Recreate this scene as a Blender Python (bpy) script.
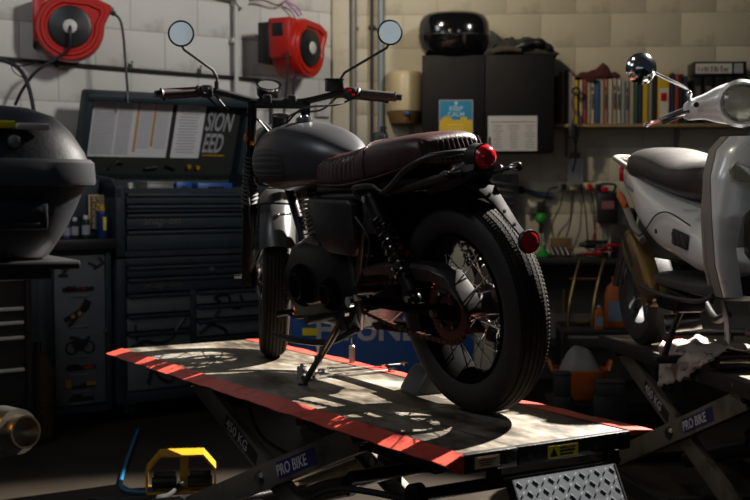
import bpy, bmesh, math, random
from mathutils import Vector, Matrix, noise
PI = math.pi
for o in list(bpy.data.objects): bpy.data.objects.remove(o)
S = bpy.context.scene
COL = S.collection
V = Vector
def rad(a): return math.radians(a)
random.seed(7)

# ------------------------------------------------------------------ camera
FPX, CAM_H, PITCH = 1205.0, 1.24, math.atan(60/1205)
cd = bpy.data.cameras.new('camera'); cam = bpy.data.objects.new('camera', cd); COL.objects.link(cam)
cam.location = (0, 0, CAM_H); cam.rotation_euler = (PI/2-PITCH, 0, 0)
cd.sensor_width = 36; cd.lens = 36*FPX/750; cd.clip_end = 100
cd.dof.use_dof = True; cd.dof.focus_distance = 3.7; cd.dof.aperture_fstop = 4.0
S.camera = cam
# ------------------------------------------------------------------ world, lights, exposure
w = bpy.data.worlds.new('world'); S.world = w; w.use_nodes = True
bg = w.node_tree.nodes['Background']; bg.inputs[0].default_value = (0.62, 0.72, 1.0, 1); bg.inputs[1].default_value = 0.022
S.view_settings.view_transform = 'Standard'; S.view_settings.look = 'None'
S.view_settings.gamma = 1; S.view_settings.exposure = 0.0; S.view_settings.use_curve_mapping = False
def aim(o, tgt):
    o.rotation_euler = (V(tgt)-o.location).to_track_quat('-Z', 'Y').to_euler()
def spot(name, loc, tgt, energy, color, size, blend=.3, r=.05):
    l = bpy.data.lights.new(name, 'SPOT'); l.energy = energy; l.color = color; l.spot_size = rad(size); l.spot_blend = blend; l.shadow_soft_size = r
    o = bpy.data.objects.new(name, l); COL.objects.link(o); o.location = loc; aim(o, tgt); return o
def area(name, loc, tgt, energy, color, sx, sy):
    l = bpy.data.lights.new(name, 'AREA'); l.shape = 'RECTANGLE'; l.size = sx; l.size_y = sy; l.energy = energy; l.color = color
    o = bpy.data.objects.new(name, l); COL.objects.link(o); o.location = loc; aim(o, tgt); return o
spot('key_lamp', (3.05, 5.95, 4.3), (-.05, 3.95, .6), 8200, (1.0, .93, .84), 33, .35, .03)
spot('high_window_daylight', (2.6, 3.2, 3.9), (-1.2, 7.3, 2.9), 620, (1.0, .97, .93), 50, 1.0, .35)
spot('wall_lamp', (-.5, 5.6, 3.3), (1.1, 7.9, 2.5), 135, (1.0, .83, .58), 82, 1.0, .06)
area('left_fill_light', (-2.4, 3.6, 3.6), (-1.2, 6.5, .4), 16, (.95, .97, 1.0), .9, .9)  # area fill added to brighten the dark tool chest
area('roof_light', (-1.5, 2.3, 2.9), (-.2, 3.8, .8), 5.5, (.92, .94, 1.0), .8, .5)
spot('scooter_lamp', (-.2, 3.6, 3.6), (1.35, 4.5, 1.2), 48, (1.0, .86, .66), 44, .7, .08)

# ------------------------------------------------------------------ pixel ray helpers (a pixel of the photo onto a plane at its real depth)
def ray(px, py):
    x = (px-375)/FPX; u = (250-py)/FPX; c, s = math.cos(PITCH), math.sin(PITCH)
    return V((x, c+u*s, -s+u*c))
CORNER = V((-.264, 7.96, 0)); AL, AR = rad(36), rad(-3.5)
def on_wall(px, py, off, ang):
    d = ray(px, py); c, s = math.cos(ang), math.sin(ang)
    L = lambda v: V((v.x*c+v.y*s, -v.x*s+v.y*c, v.z))
    D = L(d); O = L(V((0, 0, CAM_H))-CORNER); t = (-off-O.y)/D.y
    p = O+D*t; return p.x, p.z
def lw(px, py, off=0): return on_wall(px, py, off, AL)
def rw(px, py, off=0): return on_wall(px, py, off, AR)
def at(px, py, Y):
    d = ray(px, py); return V((0, 0, CAM_H))+d*(Y/d.y)
def on_z(px, py, z):
    d = ray(px, py); return V((0, 0, CAM_H))+d*((z-CAM_H)/d.z)

# ------------------------------------------------------------------ materials
def lin(h):
    h = h.lstrip('#'); r = [int(h[i:i+2], 16)/255 for i in (0, 2, 4)]
    return tuple(x/12.92 if x <= .04045 else ((x+.055)/1.055)**2.4 for x in r)+(1,)
MATS = {}
def mat(name, col, rough=.5, metal=0., var=.12, scale=12., bump=0., bscale=60., dirt=None, dirt_amt=.5, dirt_scale=4., trans=0., emit=0., spec=None, coat=0.):
    if name in MATS: return MATS[name]
    m = bpy.data.materials.new(name); m.use_nodes = True; nt = m.node_tree; N = nt.nodes; Lk = nt.links
    b = N['Principled BSDF']; tc = N.new('ShaderNodeTexCoord')
    c = lin(col); c2 = tuple(max(0, x*(1-var)) for x in c[:3])+(1,)
    n = N.new('ShaderNodeTexNoise'); n.inputs['Scale'].default_value = scale; n.inputs['Detail'].default_value = 5
    Lk.new(tc.outputs['Object'], n.inputs['Vector'])
    mx = N.new('ShaderNodeMix'); mx.data_type = 'RGBA'; mx.inputs[6].default_value = c; mx.inputs[7].default_value = c2
    Lk.new(n.outputs['Fac'], mx.inputs[0]); out = mx.outputs[2]
    if dirt:
        n2 = N.new('ShaderNodeTexNoise'); n2.inputs['Scale'].default_value = dirt_scale; n2.inputs['Detail'].default_value = 8; n2.inputs['Roughness'].default_value = .65
        Lk.new(tc.outputs['Object'], n2.inputs['Vector'])
        r = N.new('ShaderNodeValToRGB'); r.color_ramp.elements[0].position = .62-dirt_amt*.3; r.color_ramp.elements[1].position = .78-dirt_amt*.2
        Lk.new(n2.outputs['Fac'], r.inputs[0])
        m2 = N.new('ShaderNodeMix'); m2.data_type = 'RGBA'; m2.inputs[7].default_value = lin(dirt); Lk.new(out, m2.inputs[6]); Lk.new(r.outputs[0], m2.inputs[0]); out = m2.outputs[2]
    Lk.new(out, b.inputs['Base Color'])
    rr = N.new('ShaderNodeMapRange'); rr.inputs[3].default_value = max(.02, rough-.08); rr.inputs[4].default_value = min(1, rough+.1)
    Lk.new(n.outputs['Fac'], rr.inputs[0]); Lk.new(rr.outputs[0], b.inputs['Roughness'])
    b.inputs['Metallic'].default_value = metal
    if spec is not None: b.inputs['Specular IOR Level'].default_value = spec
    if coat: b.inputs['Coat Weight'].default_value = coat; b.inputs['Coat Roughness'].default_value = .08
    if trans: b.inputs['Transmission Weight'].default_value = trans
    if emit: b.inputs['Emission Color'].default_value = c; b.inputs['Emission Strength'].default_value = emit
    if bump:
        n3 = N.new('ShaderNodeTexNoise'); n3.inputs['Scale'].default_value = bscale; n3.inputs['Detail'].default_value = 4
        Lk.new(tc.outputs['Object'], n3.inputs['Vector'])
        bp = N.new('ShaderNodeBump'); bp.inputs['Strength'].default_value = bump; bp.inputs['Distance'].default_value = .003
        Lk.new(n3.outputs['Fac'], bp.inputs['Height']); Lk.new(bp.outputs[0], b.inputs['Normal'])
    MATS[name] = m; return m
BLK = mat('satin_black_paint', '1b1b1d', .38, 0, .2)
GLOSS = mat('gloss_black', '0e0e10', .12, 0, .2, coat=.6)
BMET = mat('black_engine_metal', '1c1b1b', .4, .6, .3, 30, .3, 90, '3a2d22', .2)
TANKM = mat('matt_grey_tank_paint', '3a3a3d', .34, .35, .08, 5)
RUB = mat('tyre_rubber', '191817', .62, 0, .3, 40, .3, 200)
RUBT = mat('lit_tread_rubber', '241f1a', .85, 0, .35, 60, .4, 200, spec=.2)  # browner than the sidewall: the tread's lit look is put into the colour
LEA = mat('brown_leather', '36191a', .36, 0, .25, 18, .5, 160)
LEAD = mat('dark_brown_grip_rubber', '2a1712', .55, 0, .25, 30)
CHR = mat('chrome', 'd8d8d6', .12, 1, .06)
STEEL = mat('worn_steel', '9a9893', .32, 1, .25, 25, .2, 120)
ALU = mat('cast_aluminium', '8b8a86', .4, .9, .2, 30, .2, 120)
RIMB = mat('black_rim', '060606', .85, 0, .2, spec=.02)
FEND = mat('silver_grey_fender_paint', '40403f', .34, .4, .06, 5)
REDP = mat('red_plastic_lens', 'b30d1c', .15, 0, .1, 8, coat=.5)
SILV = mat('pearl_silver_scooter_paint', 'c3c7c8', .28, .15, .05, 4, coat=.6)
SILD = mat('dull_silver_plastic', '7d7a74', .42, .2, .12, 10)
SCSEAT = mat('charcoal_vinyl', '1f1c1c', .42, 0, .2, 14, .3, 200)
SCLOW = mat('dark_grey_plastic', '24262a', .55, 0, .15)
BRONZ = mat('tarnished_gold_cover', '8c7448', .32, .8, .25, 15)
GLASS = mat('clear_lens', 'dcdac6', .06, 0, .05, trans=.85, coat=.5)
REFL = mat('lamp_reflector', 'b9b7a6', .18, .9, .05)
WL = mat('painted_block_white', 'cfcdc6', .75, 0, .10, 6, .5, 45, '8d897f', .22, 2.2)
WR = mat('painted_block_cream', 'bfb9a6', .75, 0, .10, 6, .5, 45, '8a826f', .22, 2.2)
MORT = mat('painted_mortar', 'bcb8ab', .9, 0, .2, 10, .6, 60)
FLOORM = mat('oily_concrete_floor', '352e25', .42, 0, .4, 2.2, .4, 30, '241e18', .7, 1.6)
TEAL = mat('dark_teal_cabinet_paint', '253239', .5, 0, .15, 5, 0, 60, '18211f', .3, 3, spec=.35)
TEALD = mat('dark_teal_recess', '141b1f', .6, 0, .2)
PANG = mat('grey_drawer_vinyl', '5c6063', .55, 0, .12, 6)
PAPER = mat('paper', 'c9c9cb', .8, 0, .06, 4)
PAPG = mat('grey_printed_paper', '9fa0a8', .8, 0, .12, 30)
INK = mat('black_ink', '121212', .7, 0, .2)
YEL = mat('yellow_paint', 'b5860e', .45, 0, .2, 12, 0, 60, '5f4a14', .35, 9)
YELS = mat('yellow_sticker', 'e6d318', .5, 0, .1)
WHT = mat('white_plastic', 'c9c7c0', .45, 0, .08)
CREAM = mat('cream_plastic', 'c9bb98', .4, 0, .12)
RED = mat('red_hose_reel_plastic', 'b81e14', .35, 0, .12, 6)
REDD = mat('red_worn_lift_paint', 'c94c3d', .42, .1, .18, 9, .2, 80, '6d1c16', .35, 14)
ORANGE = mat('orange_plastic', 'c7641a', .45, 0, .2)
BLUEP = mat('blue_painted_casing', '14509a', .4, 0, .18, 6)
BLUEC = mat('blue_pneumatic_hose', '226d98', .4, 0, .1)
GREENP = mat('green_plastic', '2b9a3a', .35, 0, .1)
LIFTG = mat('dark_grey_lift_paint', '6b655a', .45, .2, .2, 8, .2, 80, '2a241d', .4, 6)
LIFTB = mat('black_lift_edge_paint', '1f1e1d', .45, .2, .3, 12, .3, 80, '6a6a66', .12, 40)
NAVY = mat('navy_sticker', '1d1c56', .5, 0, .1)
TEXTW = mat('white_lettering', 'b4b4b8', .6, 0, .05)
CABB = mat('black_wall_cabinet_laminate', '121213', .6, 0, .15, spec=.25)
BROWNB = mat('brown_cardboard', '7a5d3a', .8, 0, .2)
WOOD = mat('old_shelf_board', '8a7653', .7, 0, .25, 14)
MAROON = mat('maroon_cloth', '4a1c1c', .85, 0, .25, 20, .5, 80)
JACK = mat('dark_grey_fabric', '343330', .8, 0, .3, 20, .7, 60)
HOSE = mat('black_rubber_hose', '15161a', .5, 0, .2)
def deck_material():
    m = bpy.data.materials.new('worn_deck_plate'); m.use_nodes = True; nt = m.node_tree; N = nt.nodes; L = nt.links; b = N['Principled BSDF']
    tc = N.new('ShaderNodeTexCoord'); n = N.new('ShaderNodeTexNoise'); n.inputs['Scale'].default_value = 3.2; n.inputs['Detail'].default_value = 9; n.inputs['Roughness'].default_value = .7
    mp = N.new('ShaderNodeMapping'); mp.inputs['Scale'].default_value = (1.6, .7, 1); L.new(tc.outputs['Object'], mp.inputs[0]); L.new(mp.outputs[0], n.inputs['Vector'])
    r = N.new('ShaderNodeValToRGB'); e = r.color_ramp.elements
    e[0].position = .40; e[0].color = lin('3d362d'); e[1].position = .62; e[1].color = lin('9c978c')
    k = r.color_ramp.elements.new(.5); k.color = lin('756c5e')
    L.new(n.outputs['Fac'], r.inputs[0])
    n2 = N.new('ShaderNodeTexNoise'); n2.inputs['Scale'].default_value = 26; n2.inputs['Detail'].default_value = 6; L.new(mp.outputs[0], n2.inputs['Vector'])
    r2 = N.new('ShaderNodeValToRGB'); r2.color_ramp.elements[0].position = .3; r2.color_ramp.elements[0].color = (.55, .52, .48, 1); r2.color_ramp.elements[1].position = .6; r2.color_ramp.elements[1].color = (1, 1, 1, 1)
    L.new(n2.outputs['Fac'], r2.inputs[0])
    mx = N.new('ShaderNodeMix'); mx.data_type = 'RGBA'; mx.blend_type = 'MULTIPLY'; mx.inputs[0].default_value = .8; L.new(r.outputs[0], mx.inputs[6]); L.new(r2.outputs[0], mx.inputs[7])
    L.new(mx.outputs[2], b.inputs['Base Color']); b.inputs['Metallic'].default_value = .25
    mr = N.new('ShaderNodeMapRange'); mr.inputs[3].default_value = .28; mr.inputs[4].default_value = .6; L.new(n.outputs['Fac'], mr.inputs[0]); L.new(mr.outputs[0], b.inputs['Roughness'])
    bp = N.new('ShaderNodeBump'); bp.inputs['Strength'].default_value = .25; bp.inputs['Distance'].default_value = .002; L.new(n2.outputs['Fac'], bp.inputs['Height']); L.new(bp.outputs[0], b.inputs['Normal'])
    return m
DECK = deck_material()

# ------------------------------------------------------------------ mesh builder
STUFF = {'printed_lines', 'yellow_tabs', 'spine_print', 'sticker_print', 'warning_print', 'black_graphic', 'frame_bolts', 'clipped_tools', 'yellow_fastener', 'caption_line', 'yellow_detail', 'red_detail', 'motorcycle_sticker'}
class MB:
    def __init__(s, M=None): s.bm = bmesh.new(); s.M = M or Matrix(); s.mi = 0
    def _v(s, p): return s.bm.verts.new(s.M @ V(p))
    def _f(s, vs):
        try: f = s.bm.faces.new(vs)
        except ValueError: return
        f.material_index = s.mi; return f
    def box(s, c, d, R=None, bev=0):
        b2 = bmesh.new(); bmesh.ops.create_cube(b2, size=1)
        for v in b2.verts: v.co = V((v.co.x*d[0], v.co.y*d[1], v.co.z*d[2]))
        if bev: bmesh.ops.bevel(b2, geom=list(b2.edges), offset=min(bev, min(d)*.45), segments=2, affect='EDGES', profile=.5)
        T = s.M @ Matrix.Translation(V(c)) @ (R.to_4x4() if R else Matrix())
        mp = {v: s.bm.verts.new(T @ v.co) for v in b2.verts}
        for f in b2.faces: s._f([mp[v] for v in f.verts])
        b2.free(); return s
    def b2(s, x0, x1, y0, y1, z0, z1, bev=0): return s.box(((x0+x1)/2, (y0+y1)/2, (z0+z1)/2), (abs(x1-x0), abs(y1-y0), abs(z1-z0)), None, bev)
    def loft(s, rings, closed=True, cap=True, loop=False):
        R = [[s._v(p) for p in r] for r in rings]; n = len(R[0])
        m = len(R) if loop else len(R)-1
        for i in range(m):
            a, b = R[i], R[(i+1) % len(R)]
            for j in range(n if closed else n-1): s._f([a[j], a[(j+1) % n], b[(j+1) % n], b[j]])
        if cap and not loop and closed: s._f(R[0][::-1]); s._f(R[-1])
        return s
    def cyl(s, p0, p1, r0, r1=None, seg=16, cap=True):
        p0, p1 = V(p0), V(p1); r1 = r0 if r1 is None else r1; d = (p1-p0).normalized()
        a = d.orthogonal().normalized(); b = d.cross(a)
        rg = lambda p, r: [p+(a*math.cos(2*PI*k/seg)+b*math.sin(2*PI*k/seg))*r for k in range(seg)]
        return s.loft([rg(p0, r0), rg(p1, r1)], True, cap)
    def tube(s, pts, r, seg=8, smooth=True, cap=True, sub=6):
        P = [V(p) for p in pts]
        if smooth and len(P) > 2:
            Q = []
            for i in range(len(P)-1):
                p0 = P[i-1] if i else P[0]*2-P[1]; p1, p2 = P[i], P[i+1]; p3 = P[i+2] if i+2 < len(P) else P[-1]*2-P[-2]
                for k in range(sub):
                    t = k/sub; Q.append(.5*((2*p1)+(p2-p0)*t+(2*p0-5*p1+4*p2-p3)*t*t+(3*p1-p0-3*p2+p3)*t**3))
            Q.append(P[-1]); P = Q
        rr = r if callable(r) else (lambda t: r)
        d = (P[1]-P[0]).normalized(); a = d.orthogonal().normalized(); rings = []
        for i, p in enumerate(P):
            if i == 0: t = P[1]-P[0]
            elif i == len(P)-1: t = P[-1]-P[-2]
            else: t = (P[i+1]-P[i]).normalized()+(P[i]-P[i-1]).normalized()
            t.normalize(); a = (a-t*a.dot(t)); a = a.normalized() if a.length > 1e-6 else t.orthogonal().normalized(); b = t.cross(a)
            q = rr(i/(len(P)-1)); rings.append([p+(a*math.cos(2*PI*k/seg)+b*math.sin(2*PI*k/seg))*q for k in range(seg)])
        return s.loft(rings, True, cap)
    def lathe(s, prof, c=(0, 0, 0), axis='z', seg=32, a0=0, a1=2*PI, closed=False, fn=None):
        # prof: (radius, height along axis)
        c = V(c); full = abs(a1-a0-2*PI) < 1e-6; n = seg if full else seg+1; rings = []
        for k in range(n):
            a = a0+(a1-a0)*k/seg; rg = []
            for j, (r, h) in enumerate(prof):
                if fn: r, h = fn(k, j, r, h)
                ca, sa = math.cos(a)*r, math.sin(a)*r
                rg.append(c+(V((ca, sa, h)) if axis == 'z' else V((h, ca, sa)) if axis == 'x' else V((sa, h, ca))))
            rings.append(rg)
        return s.loft(rings, closed, False, full)
    def prism(s, poly, t0, t1, fn):
        a = [s._v(fn(x, y, t0)) for x, y in poly]; b = [s._v(fn(x, y, t1)) for x, y in poly]; n = len(poly)
        s._f(a[::-1]); s._f(b)
        for i in range(n): s._f([a[i], a[(i+1) % n], b[(i+1) % n], b[i]])
        return s
    def ball(s, c, r, seg=16, sc=(1, 1, 1)):
        c = V(c); n = seg//2; rings = []
        for i in range(n+1):
            th = PI*max(.02, min(n-.02, i))/n if 0 < i < n else (1e-3 if i == 0 else PI-1e-3)
            rings.append([c+V((math.sin(th)*math.cos(2*PI*k/seg)*sc[0], math.sin(th)*math.sin(2*PI*k/seg)*sc[1], math.cos(th)*sc[2]))*r for k in range(seg)])
        return s.loft(rings, True, True)
    def grid(s, f, nu, nv, thick=0):
        G = [[V(f(i/nu, j/nv)) for j in range(nv+1)] for i in range(nu+1)]
        if not thick:
            A = [[s._v(p) for p in r] for r in G]
            for i in range(nu):
                for j in range(nv): s._f([A[i][j], A[i+1][j], A[i+1][j+1], A[i][j+1]])
            return s
        def nrm(i, j):
            a = G[min(i+1, nu)][j]-G[max(i-1, 0)][j]; b = G[i][min(j+1, nv)]-G[i][max(j-1, 0)]; n = a.cross(b)
            return n.normalized() if n.length > 1e-9 else V((0, 0, 1))
        A = [[s._v(G[i][j]+nrm(i, j)*thick/2) for j in range(nv+1)] for i in range(nu+1)]
        B = [[s._v(G[i][j]-nrm(i, j)*thick/2) for j in range(nv+1)] for i in range(nu+1)]
        for i in range(nu):
            for j in range(nv):
                s._f([A[i][j], A[i+1][j], A[i+1][j+1], A[i][j+1]]); s._f([B[i][j], B[i][j+1], B[i+1][j+1], B[i+1][j]])
        for i in range(nu): s._f([A[i][0], B[i][0], B[i+1][0], A[i+1][0]]); s._f([A[i][nv], A[i+1][nv], B[i+1][nv], B[i][nv]])
        for j in range(nv): s._f([A[0][j], A[0][j+1], B[0][j+1], B[0][j]]); s._f([A[nu][j], B[nu][j], B[nu][j+1], A[nu][j+1]])
        return s
    def build(s, name, m, parent=None, loc=None, angle=38):
        bmesh.ops.recalc_face_normals(s.bm, faces=s.bm.faces)
        stuff = name in STUFF
        me = bpy.data.meshes.new(name); s.bm.to_mesh(me); s.bm.free()
        for x in (m if isinstance(m, (list, tuple)) else [m]): me.materials.append(x)
        me.polygons.foreach_set('use_smooth', [True]*len(me.polygons)); me.set_sharp_from_angle(angle=rad(angle))
        o = bpy.data.objects.new(name, me); COL.objects.link(o); o.parent = parent
        if loc is not None: o.location = loc
        if stuff: o['kind'] = 'stuff'
        return o
def tag(o, label=None, cat=None, group=None, kind=None):
    if label: o['label'] = label
    if cat: o['category'] = cat
    if group: o['group'] = group
    if kind: o['kind'] = kind
    return o
def empty(name, loc, rz=0, label=None, cat=None, group=None, kind=None):
    o = bpy.data.objects.new(name, None); COL.objects.link(o); o.location = loc; o.rotation_euler = (0, 0, rz); o.empty_display_size = .1
    return tag(o, label, cat, group, kind)
def dup(o, parent=None, keep=True):
    c = o.copy(); COL.objects.link(c); c.parent = parent
    for ch in list(o.children): dup(ch, c)
    return c
def inst(name, me_obj, parent, mtx):
    o = bpy.data.objects.new(name, me_obj.data); COL.objects.link(o); o.parent = parent; o.matrix_basis = mtx; return o
def text(name, s, size, m, parent, loc, rot, shear=0, ext=.0006, ax=1., align='LEFT', bold=0.):
    cu = bpy.data.curves.new(name, 'FONT'); cu.body = s; cu.size = size; cu.extrude = ext; cu.shear = shear; cu.align_x = align; cu.offset = bold; cu.resolution_u = 3
    t = bpy.data.objects.new(name, cu); COL.objects.link(t); bpy.context.view_layer.update()
    me = bpy.data.meshes.new_from_object(t.evaluated_get(bpy.context.evaluated_depsgraph_get()))
    bpy.data.objects.remove(t); me.materials.clear(); me.materials.append(m)
    o = bpy.data.objects.new(name, me); COL.objects.link(o); o.parent = parent; o.location = loc; o.rotation_euler = rot; o.scale = (ax, 1, 1); return o
def sell(cx, cy, hx, hy, n=2.6, k=24):
    out = []
    for i in range(k):
        a = 2*PI*i/k; c, s = math.cos(a), math.sin(a)
        out.append((cx+hx*math.copysign(abs(c)**(2/n), c), cy+hy*math.copysign(abs(s)**(2/n), s)))
    return out
def lerp_table(tab, t):
    for i in range(len(tab)-1):
        a, b = tab[i], tab[i+1]
        if t <= b[0] or i == len(tab)-2:
            u = (t-a[0])/(b[0]-a[0]); u = max(0, min(1, u)); return [a[k]+(b[k]-a[k])*u for k in range(len(a))]
def smooth_table(tab, n):
    # catmull-rom through the rows of tab
    out = []
    for i in range(len(tab)-1):
        p1, p2 = tab[i], tab[i+1]; p0 = tab[i-1] if i else p1; p3 = tab[i+2] if i+2 < len(tab) else p2
        for k in range(n):
            t = k/n; out.append([.5*((2*b)+(c-a)*t+(2*a-5*b+4*c-d)*t*t+(3*b-a-3*c+d)*t**3) for a, b, c, d in zip(p0, p1, p2, p3)])
    out.append(list(tab[-1])); return out

# ================================================================== SETTING
def wpos(ang, s, off, z=0): return CORNER+V((s*math.cos(ang)+off*math.sin(ang), s*math.sin(ang)-off*math.cos(ang), z))
def wl(s, off, z=0): return wpos(AL, s, off, z)
def wr(s, off, z=0): return wpos(AR, s, off, z)
fl = MB().b2(-6, 6, -3, 11, -.1, 0).build('floor', FLOORM); tag(fl, kind='structure')
def wall(name, ang, s0, s1, paint, x_off, h, zs, seed):
    rnd = random.Random(seed)
    r = MB().b2(s0, s1, .0035, .15, 0, 3.1).build(name, MORT); r.location = CORNER; r.rotation_euler = (0, 0, ang); tag(r, kind='structure')
    proto = [MB().box((0, .04, 0), (h[0]-.005, .08, h[1]-.005), None, .004) for _ in range(1)]
    p = None; row = 0; z = zs
    while z < 3.05:
        off = x_off+(h[0]/2 if row % 2 else 0); k = math.floor((s0-off)/h[0]); x = off+k*h[0]
        while x < s1-.01:
            a, b = max(x, s0), min(x+h[0], s1)
            if b-a > .03 and z+h[1] > .05:
                jy = rnd.uniform(0, .0015)
                if b-a > h[0]-.001:
                    if p is None:
                        p = proto[0].build('block', paint, r); p.location = ((a+b)/2, jy-.001, z+h[1]/2)
                    else: inst('block', p, r, Matrix.Translation(((a+b)/2, jy-.001, z+h[1]/2)))
                else: MB().box((0, .04, 0), (b-a-.005, .08, h[1]-.005), None, .004).build('block', paint, r).location = ((a+b)/2, jy-.001, z+h[1]/2)
            x += h[0]
        z += h[1]; row += 1
    return r
# wall behind the camera plus an added glowing window, for mirror reflections and soft fill
fw = MB(); fw.b2(-4, -1.9, -2.75, -2.6, 0, 3.6).b2(1.9, 4.5, -2.75, -2.6, 0, 3.6).b2(-1.9, 1.9, -2.75, -2.6, 0, 1.5).b2(-1.9, 1.9, -2.75, -2.6, 3.0, 3.6); fw = fw.build('wall_front', WR); tag(fw, kind='structure')
wn = MB().b2(-1.9, 1.9, -2.72, -2.64, 1.5, 1.56).b2(-1.9, 1.9, -2.72, -2.64, 2.94, 3.0).b2(-1.9, -1.84, -2.72, -2.64, 1.5, 3).b2(1.84, 1.9, -2.72, -2.64, 1.5, 3).build('fill_window_1', SILD); tag(wn, kind='structure')
for x in (-1.15, -.4, .35, 1.1): MB().b2(x, x+.035, -2.72, -2.64, 1.55, 2.95).build('glazing_bar', SILD, wn)
GLOWP = mat('glowing_fill_pane', 'b8c6cc', .5, 0, .35, 1.5, emit=.6)
for a, b in ((-1.84, -1.15), (-1.115, -.4), (-.365, .35), (.385, 1.1), (1.135, 1.84)): MB().b2(a, b, -2.69, -2.68, 1.55, 2.95).build('pane', GLOWP, wn)
wall('wall_left', AL, -4.4, 0, WL, -1.003-.4409*3, (.4409, .2175), 2.175-10*.2175, 1)
wall('wall_back', AR, 0, 4.6, WR, 1.343-.448*3, (.448, .2165), 2.153-9.95*.2165+.0108-.0108, 2)
c = MB().b2(-.01, .10, -.05, .1, 0, 3.1, .006).build('trim_1', WR); c.location = CORNER; c.rotation_euler = (0, 0, AR); tag(c, kind='structure')

# ------------------------------------------------------------------ pipes and cables on the walls
def wobj(o, ang, s=0, off=0, z=0): o.location = wpos(ang, s, off, z); o.rotation_euler = (0, 0, ang); return o
def wthing(name, ang, s, off, z, label, cat, group=None):
    return empty(name, wpos(ang, s, off, z), ang, label, cat, group)
t = wthing('air_pipe', AL, -2.4, .02, 1.96, 'thin black compressed air pipe running along the white block wall', 'pipe')
MB().tube([(-.6, 0, .02), (.2, 0, 0), (1.0, 0, -.018), (1.72, 0, -.028), (1.86, 0, -.06), (1.90, 0, -.16), (1.90, 0, -.6)], .011, 8).build('tube', HOSE, t)
for x in (.5, .95, 1.4, 1.8-.15): MB().box((x, .008, -.005), (.02, .02, .045), None, .004).cyl((x, -.012, .02), (x, -.012, .032), .006).build('pipe_clip', HOSE, t)
t = wthing('wall_conduit', AL, -.766, .05, 0, 'pale vertical electrical conduit dropping from a round junction box on the white wall', 'conduit')
MB().tube([(0, 0, 1.2), (0, 0, 2.41)], .014, 10, False).build('tube', WHT, t)
MB().tube([(-.42, 0, 2.46), (-.06, 0, 2.42), (0, 0, 2.41)], .013, 10, False).build('horizontal_tube', SILD, t)
MB().cyl((.03, .05, 2.405), (.03, -.03, 2.405), .045, None, 20).build('junction_box', WHT, t)
for z in (1.7, 2.16): MB().box((0, .024, z), (.05, .05, .03), None, .004).build('pipe_clip', WHT, t)
t = wthing('loose_wire', AL, -.72, .05, 2.40, 'loose twisted bronze wire hanging from the junction box on the white wall', 'wire')
MB().tube([(0, 0, 0), (.12, -.02, .02), (.25, -.01, .0), (.33, -.01, .05)], .005, 6).build('wire', BRONZ, t)
MB().tube([(.30, -.01, .03), (.36, -.02, -.02), (.40, -.02, -.06)], .006, 6).tube([(.30, -.01, .03), (.38, -.02, .0), (.42, -.02, -.05)], .005, 6).build('loose_end', mat('pink_glow_wire', 'b070a8', .5), t)  # mauve colour stands in for a pinkish glow on the wire
for nm, s, r, m, lab in (('wall_pipe', .125, .020, SILD, 'thick grey vertical pipe beside the corner column'), ('wall_pipe', .245, .011, HOSE, 'thin dark vertical pipe between two thicker pipes'), ('wall_pipe', .305, .022, mat('blue_grey_pipe', '7f8a90', .45, .2), 'blue-grey vertical pipe left of the cream dispenser')):
    t = wthing(nm, AR, s, .03, 0, lab, 'pipe'); MB().tube([(0, 0, 0), (0, 0, 3.0)], r, 12, False).build('tube', m, t)
    for z in (1.2, 1.86, 2.3): MB().box((0, .015, z), (r*2+.025, .03, .02), None, .004).build('pipe_clip', m, t)
t = tag(wobj(MB().box((0, 0, 0), (.11, .04, .085), None, .008).box((0, -.021, .01), (.07, .004, .03)).build('switch_box', WHT), AL, -.11, .02, lw(316, 110, .03)[1]), 'small white switch box on the wall low beneath the right hose reel', 'switch')

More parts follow.
